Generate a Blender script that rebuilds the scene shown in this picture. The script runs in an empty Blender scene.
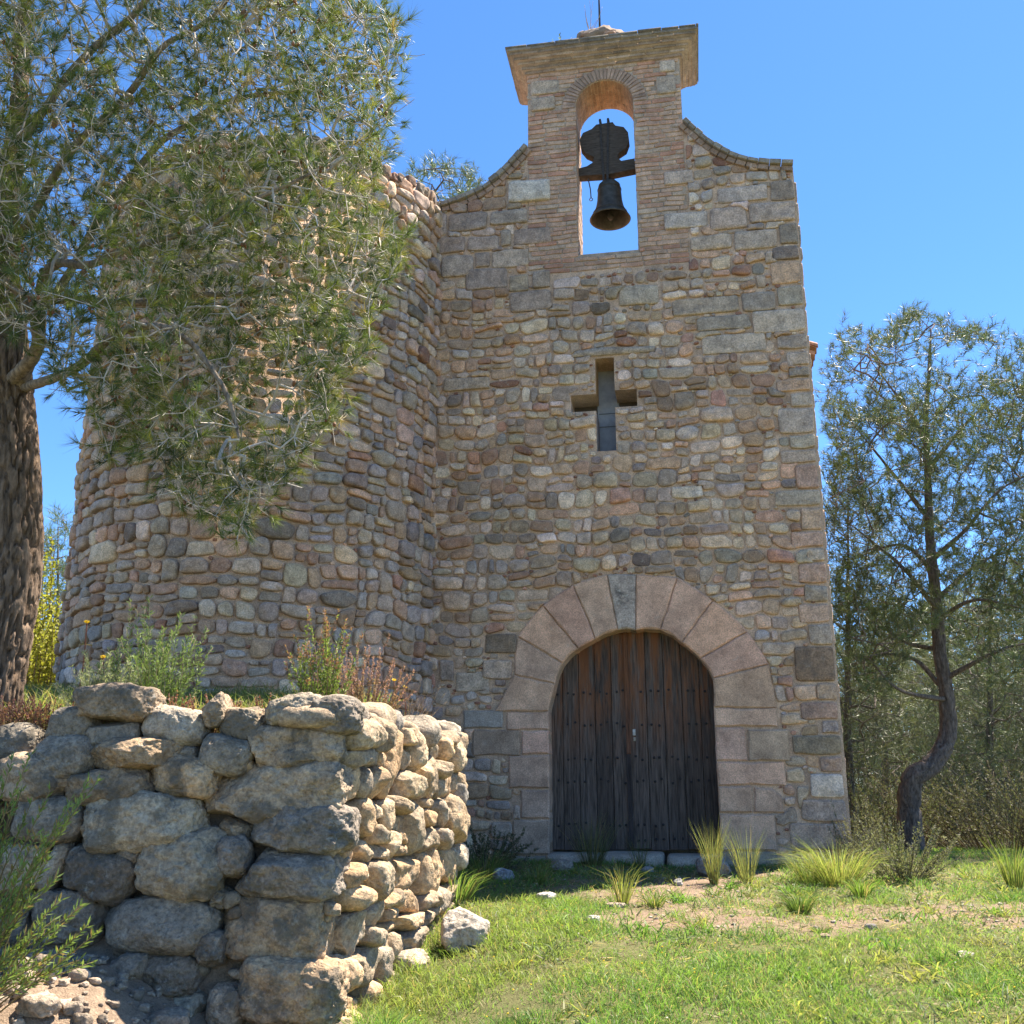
import bpy, math, random
import numpy as np
from mathutils import Vector
from mathutils.geometry import tessellate_polygon

R = math.radians
scene = bpy.context.scene
COL = scene.collection
EYE = 1.6
PITCH = R(15.5)
FPX = 1024.0

# ------------------------------------------------------------------ camera, sky, sun, exposure
cam_d = bpy.data.cameras.new('camera')
cam_d.sensor_width = 36.0
cam_d.lens = 36.0
cam_d.clip_end = 2000
cam = bpy.data.objects.new('camera', cam_d)
COL.objects.link(cam)
cam.location = (0, 0, EYE)
cam.rotation_euler = (math.pi/2 + PITCH, 0, 0)
scene.camera = cam

SUN_EL = R(62)
SUN_BETA = R(36)          # heading of the sun, from +x (right) towards +y (away)
world = bpy.data.worlds.new('World')
scene.world = world
world.use_nodes = True
wn = world.node_tree
sky = wn.nodes.new('ShaderNodeTexSky')
sky.sky_type = 'NISHITA'
sky.sun_disc = False
sky.sun_elevation = SUN_EL
sky.sun_rotation = math.pi/2 - SUN_BETA
sky.altitude = 3000
sky.air_density = 1.0
sky.dust_density = 0.5
sky.ozone_density = 5.0
wn.nodes['Background'].inputs[1].default_value = 0.095
hs = wn.nodes.new('ShaderNodeHueSaturation')
hs.inputs['Saturation'].default_value = 1.14
wn.links.new(sky.outputs[0], hs.inputs['Color'])
wn.links.new(hs.outputs[0], wn.nodes['Background'].inputs[0])

sun_d = bpy.data.lights.new('sun', 'SUN')
sun_d.energy = 5.0
sun_d.angle = R(0.53)
sun_d.color = (1.0, 0.90, 0.76)
sun = bpy.data.objects.new('sun', sun_d)
COL.objects.link(sun)
sdir = Vector((math.cos(SUN_EL)*math.cos(SUN_BETA), math.cos(SUN_EL)*math.sin(SUN_BETA), math.sin(SUN_EL)))
sun.rotation_euler = (-sdir).to_track_quat('-Z', 'Y').to_euler()
sun.location = sdir*60

scene.view_settings.view_transform = 'Standard'
scene.view_settings.look = 'None'
scene.view_settings.exposure = 1.82
scene.view_settings.gamma = 1
scene.render.engine = 'CYCLES'
scene.cycles.max_bounces = 6
scene.cycles.diffuse_bounces = 4
scene.cycles.glossy_bounces = 2
scene.cycles.transmission_bounces = 4
scene.cycles.use_denoising = True

# ------------------------------------------------------------------ noise, pixels, frames
def _hash(ix, iy, iz, seed):
    h = (ix*374761393 + iy*668265263 + iz*2147483647 + seed*1274126177) & 0xffffffff
    h = ((h ^ (h >> 13))*1274126177) & 0xffffffff
    h = h ^ (h >> 16)
    return (h & 0xffff)/32767.5 - 1.0

def vnoise(p, seed=0):
    p = np.asarray(p, float)
    if p.shape[-1] == 2:
        p = np.concatenate([p, np.zeros(p.shape[:-1]+(1,))], -1)
    i = np.floor(p).astype(np.int64)
    f = p - i
    f = f*f*(3-2*f)
    o = 0
    for dx in (0, 1):
        for dy in (0, 1):
            for dz in (0, 1):
                w = (f[..., 0] if dx else 1-f[..., 0])*(f[..., 1] if dy else 1-f[..., 1])*(f[..., 2] if dz else 1-f[..., 2])
                o = o + w*_hash(i[..., 0]+dx, i[..., 1]+dy, i[..., 2]+dz, seed)
    return o

def fbm(p, seed=0, oct=3, gain=0.5):
    p = np.asarray(p, float)
    a, o, s = 1.0, 0, 1.0
    for k in range(oct):
        o = o + a*vnoise(p*s + 17.3*k, seed+k)
        a *= gain
        s *= 2.03
    return o

def sstep(a, b, x):
    t = np.clip((np.asarray(x, float)-a)/(b-a), 0, 1)
    return t*t*(3-2*t)

CF = np.array([0, math.cos(PITCH), math.sin(PITCH)])
CU = np.array([0, -math.sin(PITCH), math.cos(PITCH)])
CR = np.array([1.0, 0, 0])
CPOS = np.array([0, 0, EYE])

def ray(px, py):
    return CR*(px-512)/FPX + CU*(512-py)/FPX + CF

def at_depth(px, py, y):
    v = ray(px, py)
    return CPOS + v*(y/v[1])

PSI = R(10)
FE = np.array([math.cos(PSI), -math.sin(PSI), 0])
FN = np.array([-math.sin(PSI), -math.cos(PSI), 0])
FO = np.array([0, 12.0, 0])
ZZ = np.array([0, 0, 1.0])

def fu(px, py, w=0.0):
    v = ray(px, py)
    t = (w + (FO-CPOS) @ FN)/(v @ FN)
    P = CPOS + v*t - FO
    return np.array([P @ FE, P[2]])

def FW(u, v, w):
    u, v, w = np.broadcast_arrays(np.asarray(u, float), np.asarray(v, float), np.asarray(w, float))
    return FO + u[..., None]*FE + v[..., None]*ZZ + w[..., None]*FN

# ------------------------------------------------------------------ objects
ROOT_LOC = {}

def setp(o, label=None, cat=None, group=None, kind=None):
    if label: o['label'] = label
    if cat: o['category'] = cat
    if group: o['group'] = group
    if kind: o['kind'] = kind
    return o

def thing(name, label, cat, loc, group=None):
    o = bpy.data.objects.new(name, None)
    COL.objects.link(o)
    o.location = loc
    o.empty_display_size = 0.2
    ROOT_LOC[o.name] = np.array(loc, float)
    return setp(o, label, cat, group)

class MB:
    def __init__(s):
        s.v, s.f, s.c, s.m, s.n = [], [], [], [], 0
    def add(s, v, f, c=(0.5, 0.5, 0.5), m=0):
        v = np.asarray(v, float).reshape(-1, 3)
        c = np.asarray(c, float)
        if c.ndim == 1:
            c = np.tile(c[:3], (len(v), 1))
        fs = f if isinstance(f, list) else [f]
        for a in fs:
            a = np.asarray(a, np.int64)
            if a.size:
                s.f.append(a + s.n)
                s.m.append(np.full(len(a), m, np.int32))
        s.v.append(v); s.c.append(c)
        s.n += len(v)
    def build(s, name, mat, parent=None, smooth=True, loc=None):
        V = np.concatenate(s.v); C = np.concatenate(s.c)
        off = np.zeros(3)
        if parent is not None:
            off = ROOT_LOC[parent.name]
        elif loc is not None:
            off = np.array(loc, float)
        V = V - off
        sizes = np.concatenate([np.full(len(a), a.shape[1], np.int32) for a in s.f])
        loops = np.concatenate([a.ravel() for a in s.f]).astype(np.int32)
        starts = np.concatenate([[0], np.cumsum(sizes)[:-1]]).astype(np.int32)
        me = bpy.data.meshes.new(name)
        me.vertices.add(len(V)); me.vertices.foreach_set('co', V.astype(np.float32).ravel())
        me.loops.add(len(loops)); me.loops.foreach_set('vertex_index', loops)
        me.polygons.add(len(sizes)); me.polygons.foreach_set('loop_start', starts)
        me.polygons.foreach_set('material_index', np.concatenate(s.m))
        me.polygons.foreach_set('use_smooth', np.full(len(sizes), bool(smooth)))
        me.update(calc_edges=True)
        ca = me.color_attributes.new('Col', 'FLOAT_COLOR', 'POINT')
        ca.data.foreach_set('color', np.concatenate([C, np.ones((len(C), 1))], 1).astype(np.float32).ravel())
        for m in (mat if isinstance(mat, (list, tuple)) else [mat]):
            me.materials.append(m)
        o = bpy.data.objects.new(name, me)
        COL.objects.link(o)
        if parent is not None:
            o.parent = parent
            ROOT_LOC[o.name] = off
        elif loc is not None:
            o.location = loc
            ROOT_LOC[o.name] = off
        return o

BOXF = np.array([[0, 1, 3, 2], [4, 6, 7, 5], [0, 4, 5, 1], [2, 3, 7, 6], [0, 2, 6, 4], [1, 5, 7, 3]])
def add_box(mb, P, c, m=0):
    """P: function (a,b,c in {0,1}) -> xyz, eight corners"""
    v = [P(a, b, d) for a in (0, 1) for b in (0, 1) for d in (0, 1)]
    mb.add(np.array(v), BOXF, c, m)

def fbox(mb, u0, u1, v0, v1, w0, w1, c, m=0, bev=0.0):
    """box in facade coordinates with chamfered front (w1) edges"""
    if bev <= 0:
        add_box(mb, lambda a, b, d: FW((u0, u1)[a], (v0, v1)[b], (w0, w1)[d]), c, m)
    else:
        rect = np.array([[u0, v0], [u1, v0], [u1, v1], [u0, v1]], float)
        prism(mb, rect, w0, w1, c, m, bev)

def prism(mb, poly, w0, w1, c, m=0, bev=0.0, MAP=FW):
    """convex-ish polygon extruded w0->w1 with a chamfer towards w1"""
    poly = np.asarray(poly, float)
    n = len(poly)
    cen = poly.mean(0)
    rings = [(poly, w0), (poly, w1-bev)]
    if bev > 0:
        d = poly-cen
        L = np.linalg.norm(d, axis=1, keepdims=True)
        rings.append((cen + d*(1-bev*1.3/np.maximum(L, 1e-6)), w1))
    V = np.concatenate([MAP(r[:, 0], r[:, 1], w) for r, w in rings])
    k = len(rings)
    i = np.arange(n); j = (i+1) % n
    F = [np.stack([a*n+i, a*n+j, (a+1)*n+j, (a+1)*n+i], 1) for a in range(k-1)]
    V = np.concatenate([V, MAP(cen[0], cen[1], rings[-1][1])[None], MAP(cen[0], cen[1], w0)[None]])
    F.append(np.stack([(k-1)*n+i, (k-1)*n+j, np.full(n, k*n)], 1))
    F.append(np.stack([j, i, np.full(n, k*n+1)], 1))
    mb.add(V, F, c, m)

def slab(mb, outer, holes, w0, w1, c, m=0, MAP=FW):
    """polygon with holes extruded between w0 and w1 (flat)"""
    loops = [np.asarray(outer, float)] + [np.asarray(h, float) for h in holes]
    flat = np.concatenate(loops)
    tri = tessellate_polygon([[Vector((p[0], p[1], 0)) for p in l] for l in loops])
    tri = np.array([list(t) for t in tri])
    a, b, d = flat[tri[:, 0]], flat[tri[:, 1]], flat[tri[:, 2]]
    cr = (b[:, 0]-a[:, 0])*(d[:, 1]-a[:, 1])-(b[:, 1]-a[:, 1])*(d[:, 0]-a[:, 0])
    tri = tri[np.abs(cr) > 1e-9]; cr = cr[np.abs(cr) > 1e-9]
    tri[cr < 0] = tri[cr < 0][:, ::-1]
    mb.add(MAP(flat[:, 0], flat[:, 1], w1), tri, c, m)
    mb.add(MAP(flat[:, 0], flat[:, 1], w0), tri[:, ::-1], c, m)
    for k, l in enumerate(loops):
        n = len(l)
        i = np.arange(n); j = (i+1) % n
        area = np.sum(l[:, 0]*np.roll(l[:, 1], -1)-l[:, 1]*np.roll(l[:, 0], -1))
        V = np.concatenate([MAP(l[:, 0], l[:, 1], w1), MAP(l[:, 0], l[:, 1], w0)])
        F = np.stack([i, i+n, j+n, j], 1)
        if (area < 0) != (k > 0):
            F = F[:, ::-1]
        mb.add(V, F, c, m)

def tube(mb, pts, rad, sides=8, c=(0.3, 0.3, 0.3), m=0, rough=0.0, seed=0, rs=8.0, cap=True):
    pts = np.asarray(pts, float); n = len(pts)
    rad = np.broadcast_to(np.asarray(rad, float), (n,))
    t = np.gradient(pts, axis=0)
    t /= np.linalg.norm(t, axis=1, keepdims=True)+1e-9
    ref = np.array([0.31, 0.87, 0.2]); ref /= np.linalg.norm(ref)
    if abs(t.mean(0) @ ref) > 0.8*np.linalg.norm(t.mean(0)):
        ref = np.array([1.0, 0, 0.1])
    a = np.cross(t, ref); a /= np.linalg.norm(a, axis=1, keepdims=True)
    b = np.cross(t, a)
    th = np.arange(sides)/sides*2*math.pi
    rr = np.ones((n, sides))
    if rough:
        L = np.concatenate([[0], np.cumsum(np.linalg.norm(np.diff(pts, axis=0), axis=1))])
        q = np.stack([np.cos(th)[None]*rs*rad[:, None]+0*L[:, None], np.sin(th)[None]*rs*rad[:, None]+0*L[:, None], (L[:, None]+0*th[None])*rs*0.2], -1)
        nz = fbm(q, seed, 3, 0.45)
        rr = 1+rough*(1.3*sstep(0, .34, np.abs(nz))-1)+rough*.25*vnoise(q*4.0, seed+9)
    V = pts[:, None]+(rad[:, None]*rr)[..., None]*(np.cos(th)[None, :, None]*a[:, None]+np.sin(th)[None, :, None]*b[:, None])
    V = V.reshape(-1, 3)
    i = np.arange(sides); j = (i+1) % sides
    F = [np.concatenate([np.stack([k*sides+i, k*sides+j, (k+1)*sides+j, (k+1)*sides+i], 1) for k in range(n-1)])]
    if cap:
        V = np.concatenate([V, pts[:1], pts[-1:]])
        F.append(np.concatenate([np.stack([j, i, np.full(sides, n*sides)], 1), np.stack([(n-1)*sides+i, (n-1)*sides+j, np.full(sides, n*sides+1)], 1)]))
    mb.add(V, F, c, m)

def smooth_path(P, n):
    """Catmull-Rom through P"""
    P = np.asarray(P, float)
    Q = np.concatenate([[2*P[0]-P[1]], P, [2*P[-1]-P[-2]]])
    s = np.linspace(0, len(P)-1-1e-6, n)
    k = s.astype(int); t = (s-k)[:, None] if P.ndim > 1 else (s-k)
    p0, p1, p2, p3 = Q[k], Q[k+1], Q[k+2], Q[k+3]
    return 0.5*((2*p1)+(-p0+p2)*t+(2*p0-5*p1+4*p2-p3)*t**2+(-p0+3*p1-3*p2+p3)*t**3)

# ------------------------------------------------------------------ materials
def new_mat(name):
    m = bpy.data.materials.new(name); m.use_nodes = True
    nt = m.node_tree
    b = nt.nodes['Principled BSDF']
    b.inputs['Specular IOR Level'].default_value = 0.25
    return m, nt, b

def N(nt, t, **kw):
    n = nt.nodes.new(t)
    for k, v in kw.items():
        if k in n.inputs: n.inputs[k].default_value = v
        else: setattr(n, k, v)
    return n

def mixc(nt, fac, a, b, mode='MIX'):
    n = nt.nodes.new('ShaderNodeMix'); n.data_type = 'RGBA'; n.blend_type = mode
    for s, x in ((n.inputs[0], fac), (n.inputs[6], a), (n.inputs[7], b)):
        if hasattr(x, 'is_output'): nt.links.new(x, s)
        elif isinstance(x, (int, float)): s.default_value = x
        else: s.default_value = (*x, 1)
    return n.outputs[2]

def ramp(nt, src, p0, p1, c0=(0, 0, 0), c1=(1, 1, 1)):
    r = nt.nodes.new('ShaderNodeValToRGB')
    r.color_ramp.elements[0].position = p0; r.color_ramp.elements[1].position = p1
    r.color_ramp.elements[0].color = (*c0, 1); r.color_ramp.elements[1].color = (*c1, 1)
    nt.links.new(src, r.inputs[0])
    return r.outputs[0]

def stone_mat(name, fine=60, bump=0.5, lichen=0.35, lich_col=(0.07, 0.068, 0.062), pale=0.25, pale_col=(0.55, 0.52, 0.45), coarse=9, dist=0.012, pits=0.0, lsharp=(.5, .66)):
    m, nt, b = new_mat(name)
    tc = N(nt, 'ShaderNodeTexCoord').outputs['Object']
    at = N(nt, 'ShaderNodeAttribute'); at.attribute_name = 'Col'
    def noise(s, d=5, r=0.6, dis=0.0):
        n = N(nt, 'ShaderNodeTexNoise', Scale=s, Detail=d, Roughness=r, Distortion=dis)
        nt.links.new(tc, n.inputs['Vector']); return n.outputs['Fac']
    n1, n2, n3, n4 = noise(coarse, 6, .65), noise(fine, 6, .7), noise(coarse*.45, 7, .7, .4), noise(coarse*1.7, 7, .72, .3)
    c = mixc(nt, 1.0, at.outputs['Color'], ramp(nt, n1, .3, .72, (.62, .6, .58), (1.25, 1.24, 1.2)), 'MULTIPLY')
    c = mixc(nt, 1.0, c, ramp(nt, n2, .32, .68, (.55, .55, .55), (1.42, 1.42, 1.42)), 'MULTIPLY')
    lm = ramp(nt, n3, lsharp[0], lsharp[1]); s = N(nt, 'ShaderNodeMath', operation='MULTIPLY'); nt.links.new(lm, s.inputs[0]); s.inputs[1].default_value = lichen
    c = mixc(nt, s.outputs[0], c, lich_col)
    pm = ramp(nt, n4, .58, .68); s2 = N(nt, 'ShaderNodeMath', operation='MULTIPLY'); nt.links.new(pm, s2.inputs[0]); s2.inputs[1].default_value = pale
    c = mixc(nt, s2.outputs[0], c, pale_col)
    nt.links.new(c, b.inputs['Base Color'])
    b.inputs['Roughness'].default_value = 0.92
    ad = N(nt, 'ShaderNodeMath', operation='MULTIPLY_ADD'); nt.links.new(n1, ad.inputs[0]); ad.inputs[1].default_value = 1.6; nt.links.new(n2, ad.inputs[2])
    h = ad.outputs[0]
    if pits:
        vo = N(nt, 'ShaderNodeTexVoronoi', Scale=fine*.9); nt.links.new(tc, vo.inputs['Vector'])
        pr = ramp(nt, vo.outputs['Distance'], .05, .35)
        a2 = N(nt, 'ShaderNodeMath', operation='MULTIPLY_ADD'); nt.links.new(pr, a2.inputs[0]); a2.inputs[1].default_value = pits; nt.links.new(h, a2.inputs[2]); h = a2.outputs[0]
    bp = N(nt, 'ShaderNodeBump', Strength=bump, Distance=dist)
    nt.links.new(h, bp.inputs['Height']); nt.links.new(bp.outputs[0], b.inputs['Normal'])
    return m

def leaf_mat(name, trans=0.35, rough=0.55):
    m, nt, b = new_mat(name)
    at = N(nt, 'ShaderNodeAttribute'); at.attribute_name = 'Col'
    nt.links.new(at.outputs['Color'], b.inputs['Base Color'])
    b.inputs['Roughness'].default_value = rough
    tr = N(nt, 'ShaderNodeBsdfTranslucent')
    tint = mixc(nt, 1.0, at.outputs['Color'], (1.25, 1.3, .7), 'MULTIPLY')
    nt.links.new(tint, tr.inputs['Color'])
    mx = N(nt, 'ShaderNodeMixShader'); mx.inputs[0].default_value = trans
    nt.links.new(b.outputs[0], mx.inputs[1]); nt.links.new(tr.outputs[0], mx.inputs[2])
    nt.links.new(mx.outputs[0], nt.nodes['Material Output'].inputs['Surface'])
    return m

def plain_attr(name, rough=0.85, var=0.25, scale=30, bump=0.3, dist=0.004, stretch=None):
    m, nt, b = new_mat(name)
    tc = N(nt, 'ShaderNodeTexCoord').outputs['Object']
    if stretch:
        mp = N(nt, 'ShaderNodeMapping'); mp.inputs['Scale'].default_value = stretch
        nt.links.new(tc, mp.inputs[0]); tc = mp.outputs[0]
    at = N(nt, 'ShaderNodeAttribute'); at.attribute_name = 'Col'
    n = N(nt, 'ShaderNodeTexNoise', Scale=scale, Detail=6, Roughness=.65); nt.links.new(tc, n.inputs['Vector'])
    lo, hi = 1-var*1.4, 1+var*1.4
    c = mixc(nt, 1.0, at.outputs['Color'], ramp(nt, n.outputs['Fac'], .3, .7, (lo,)*3, (hi,)*3), 'MULTIPLY')
    nt.links.new(c, b.inputs['Base Color']); b.inputs['Roughness'].default_value = rough
    bp = N(nt, 'ShaderNodeBump', Strength=bump, Distance=dist)
    nt.links.new(n.outputs['Fac'], bp.inputs['Height']); nt.links.new(bp.outputs[0], b.inputs['Normal'])
    return m

M_MORTAR = stone_mat('mortar', fine=90, bump=.7, lichen=.15, pale=.1, coarse=5, dist=.012)
M_COBBLE = stone_mat('cobble', fine=70, bump=.5, lichen=.28, lich_col=(.13, .12, .105), pale=.45, coarse=11, dist=.008)
M_ASHLAR = stone_mat('ashlar', fine=55, bump=.75, lichen=.42, lich_col=(.11, .10, .09), pale=.15, coarse=9, dist=.012, pits=.5)
M_KEY = stone_mat('stained_keystone', fine=60, bump=.5, lichen=.85, lich_col=(.07, .068, .065), pale=.7, coarse=9, dist=.008)
M_VOUSS = stone_mat('dressed_stone', fine=80, bump=.35, lichen=.22, lich_col=(.2, .165, .13), pale=.35, coarse=4.5, dist=.008, pits=.5, lsharp=(.45, .7), pale_col=(.52, .44, .36))
M_BRICK = stone_mat('old_brick', fine=90, bump=.5, lichen=.3, lich_col=(.14, .12, .1), pale=.3, coarse=8, dist=.006, pale_col=(.5, .42, .35))
M_ROCK = stone_mat('field_rock', fine=42, bump=.9, lichen=.7, lich_col=(.10, .095, .08), pale=.45, coarse=7.5, dist=.022, pits=.35, lsharp=(.49, .585))
M_RUBBLE = stone_mat('rubble_rock', fine=45, bump=.8, lichen=.45, lich_col=(.13, .12, .10), pale=.35, coarse=8, dist=.018, pits=.3, lsharp=(.5, .6))
M_BARK = plain_attr('bark', .95, .5, 34, 1.0, .02, (1, 1, .3))
M_TWIG = plain_attr('twig', .9, .25, 20, .3)
M_NEEDLE = leaf_mat('needles', .24, .45)
M_LEAF = leaf_mat('leaves', .35)
M_GRASS = leaf_mat('grass', .5, .5)
M_TILE = plain_attr('terracotta', .9, .3, 12, .4)
M_BRONZE = plain_attr('bronze', .55, .3, 14, .4, .006)
M_BRONZE.node_tree.nodes['Principled BSDF'].inputs['Metallic'].default_value = .5
M_IRON = plain_attr('iron', .7, .3, 30, .3)
M_YOKE = plain_attr('yoke_wood', .9, .35, 10, .6, .01, (1, 1, 6))

def ground_mat():
    m, nt, b = new_mat('ground')
    tc = N(nt, 'ShaderNodeTexCoord').outputs['Object']
    at = N(nt, 'ShaderNodeAttribute'); at.attribute_name = 'Col'
    n = N(nt, 'ShaderNodeTexNoise', Scale=14, Detail=8, Roughness=.75); nt.links.new(tc, n.inputs['Vector'])
    n2 = N(nt, 'ShaderNodeTexNoise', Scale=90, Detail=4, Roughness=.7); nt.links.new(tc, n2.inputs['Vector'])
    c = mixc(nt, 1.0, at.outputs['Color'], ramp(nt, n.outputs['Fac'], .3, .7, (.6, .6, .58), (1.3, 1.28, 1.25)), 'MULTIPLY')
    c = mixc(nt, 1.0, c, ramp(nt, n2.outputs['Fac'], .3, .7, (.65, .65, .65), (1.3, 1.3, 1.3)), 'MULTIPLY')
    nt.links.new(c, b.inputs['Base Color']); b.inputs['Roughness'].default_value = .97
    a = N(nt, 'ShaderNodeMath', operation='ADD'); nt.links.new(n.outputs['Fac'], a.inputs[0]); nt.links.new(n2.outputs['Fac'], a.inputs[1])
    bp = N(nt, 'ShaderNodeBump', Strength=.8, Distance=.03)
    nt.links.new(a.outputs[0], bp.inputs['Height']); nt.links.new(bp.outputs[0], b.inputs['Normal'])
    return m

def door_mat():
    m, nt, b = new_mat('weathered_door_wood')
    tc = N(nt, 'ShaderNodeTexCoord').outputs['Object']
    at = N(nt, 'ShaderNodeAttribute'); at.attribute_name = 'Col'
    mp = N(nt, 'ShaderNodeMapping'); mp.inputs['Scale'].default_value = (1, 1, .06); nt.links.new(tc, mp.inputs[0])
    g = N(nt, 'ShaderNodeTexNoise', Scale=55, Detail=7, Roughness=.7); nt.links.new(mp.outputs[0], g.inputs['Vector'])
    mp2 = N(nt, 'ShaderNodeMapping'); mp2.inputs['Scale'].default_value = (1, 1, .12); nt.links.new(tc, mp2.inputs[0])
    g2 = N(nt, 'ShaderNodeTexNoise', Scale=11, Detail=6, Roughness=.72); nt.links.new(mp2.outputs[0], g2.inputs['Vector'])
    sx = N(nt, 'ShaderNodeSeparateXYZ'); nt.links.new(tc, sx.inputs[0])
    hm = N(nt, 'ShaderNodeMapRange'); hm.inputs[1].default_value = 1.1; hm.inputs[2].default_value = 2.0
    nt.links.new(sx.outputs[2], hm.inputs[0])
    c = mixc(nt, 1.0, at.outputs['Color'], ramp(nt, g.outputs['Fac'], .34, .66, (.3, .3, .3), (1.7, 1.7, 1.7)), 'MULTIPLY')
    st = ramp(nt, g2.outputs['Fac'], .44, .58)
    f = N(nt, 'ShaderNodeMath', operation='MULTIPLY'); nt.links.new(st, f.inputs[0]); nt.links.new(hm.outputs[0], f.inputs[1])
    c = mixc(nt, f.outputs[0], c, mixc(nt, g.outputs['Fac'], (.05, .018, .008), (.30, .13, .06)))
    nt.links.new(c, b.inputs['Base Color']); b.inputs['Roughness'].default_value = .85
    bp = N(nt, 'ShaderNodeBump', Strength=.8, Distance=.008)
    nt.links.new(g.outputs['Fac'], bp.inputs['Height']); nt.links.new(bp.outputs[0], b.inputs['Normal'])
    return m
M_GROUND = ground_mat()
M_DOOR = door_mat()

# ------------------------------------------------------------------ ground
WALL_A = np.array([-1.02, 6.0])      # corner of the dry stone wall
WALL_B = np.array([-0.46, 8.85])     # far end of its right face
WD = (WALL_B-WALL_A)/np.linalg.norm(WALL_B-WALL_A)
WNR = np.array([WD[1], -WD[0]])      # normal of the right face

def ground_z(x, y):
    x = np.asarray(x, float); y = np.asarray(y, float)
    g = np.interp(y, [-80, -5, 0, 3, 5.5, 7, 9, 11, 12.5, 18, 40, 80], [-2.2, -1.75, -1.58, -1.32, -1.08, -.93, -.81, -.73, -.70, -.86, -.9, -.4])
    g = g - .26*sstep(.5, -.7, x)*sstep(3, 5.5, y)*sstep(8.8, 6.6, y)
    g = g + .44*sstep(-1.35, -2.3, x)*sstep(4.5, 5.6, y)
    g = g + .05*sstep(2, 6, x)*sstep(8, 11, y)*sstep(16, 12, y)
    edge_x = np.interp(y, [6, 8.85, 9.6, 11, 30], [-1.02, -.46, -1.0, -2.2, -3.0])
    s = edge_x - x
    wid = np.interp(y, [6, 8.6, 9.6, 12], [.35, .4, .9, 1.2])
    terr = .42 + .5*sstep(6.6, 10.5, y) - .02*np.maximum(0, -x-5)
    t = sstep(.12, .12+wid, s)*sstep(6.08, 6.45, y)
    z = g*(1-t)+terr*t
    z = z + .025*fbm(np.stack([x, y], -1)*1.3, 5, 3) + .012*vnoise(np.stack([x, y], -1)*6, 9)
    far = sstep(45, 120, np.hypot(x, y))
    return EYE + z + far*2.0*fbm(np.stack([x, y], -1)*.015, 2, 2)

def bare_mask(x, y):
    """1 on bare earth"""
    p = np.stack([x, y], -1)
    n = fbm(p*1.1, 31, 4, .6)
    path = np.exp(-((y-(7.75+.12*x))/.75)**2)*sstep(.2, 1.4, x)*sstep(5.5, 3.5, x)
    door = np.exp(-((x-1.5)/1.5)**2-((y-10.2)/1.5)**2)
    side = np.exp(-((y-10.3)/1.2)**2)*sstep(3.0, 5, x)
    n2 = fbm(p*4.5, 35, 3, .6)
    m = sstep(.08, .88, .80*path+.66*door+.36*side+.42*n+.22*n2-.02)
    m = m*sstep(5.6, 7.6, y)*sstep(-.3, .8, x+.0*y)
    return np.clip(m, 0, 1)

def make_ground():
    def axis(lo, hi, dense_lo, dense_hi, step, far):
        a = [dense_lo]
        while a[-1] < dense_hi: a.append(a[-1]+step)
        s = step
        while a[-1] < hi:
            s *= 1.25; a.append(a[-1]+min(s, far))
        s = step; b = [dense_lo]
        while b[-1] > lo:
            s *= 1.25; b.append(b[-1]-min(s, far))
        return np.array(b[:0:-1]+a)
    X = axis(-400, 400, -5.2, 8, .09, 30); Y = axis(-200, 600, 3.5, 14, .09, 30)
    xx, yy = np.meshgrid(X, Y)
    zz = ground_z(xx, yy)
    V = np.stack([xx, yy, zz], -1).reshape(-1, 3)
    ny, nx = xx.shape
    i = np.arange(ny-1)[:, None]*nx+np.arange(nx-1)[None]
    F = np.stack([i, i+1, i+nx+1, i+nx], -1).reshape(-1, 4)
    b = bare_mask(xx, yy).reshape(-1, 1)
    soil = np.array([.30, .215, .155]); turf = np.array([.15, .15, .06])
    c = turf*(1-b)+soil*b
    terr = (sstep(.1, .5, np.interp(yy, [6, 8.85, 9.6, 11, 30], [-1.02, -.46, -1.0, -2.2, -3.0])-xx)*sstep(6.0, 6.3, yy)).reshape(-1, 1)
    c = c*(1-terr)+terr*np.array([.15, .12, .075])
    ft = (sstep(-1.2, -1.7, xx)*sstep(4.3, 5.1, yy)*(yy < 6.3)).reshape(-1, 1)
    c = c*(1-ft)+ft*np.array([.34, .25, .18])
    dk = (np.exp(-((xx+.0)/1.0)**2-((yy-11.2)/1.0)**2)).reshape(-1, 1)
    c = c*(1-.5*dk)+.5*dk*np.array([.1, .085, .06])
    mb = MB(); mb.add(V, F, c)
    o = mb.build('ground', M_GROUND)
    setp(o, kind='structure')
make_ground()

# ------------------------------------------------------------------ masonry
PAL = np.array([[.43, .39, .33], [.37, .345, .31], [.33, .33, .325], [.50, .445, .345], [.45, .36, .265], [.42, .315, .235], [.36, .235, .18], [.56, .525, .46], [.25, .23, .205], [.46, .345, .265]])

def inside_poly(poly, p):
    x, y = p[:, 0], p[:, 1]
    r = np.zeros(len(p), bool)
    n = len(poly)
    for i in range(n):
        x1, y1 = poly[i]; x2, y2 = poly[(i+1) % n]
        c = ((y1 > y) != (y2 > y))
        with np.errstate(divide='ignore', invalid='ignore'):
            r ^= c & (x < (x2-x1)*(y-y1)/((y2-y1) if y2 != y1 else 1e-12)+x1)
    return r

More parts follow.
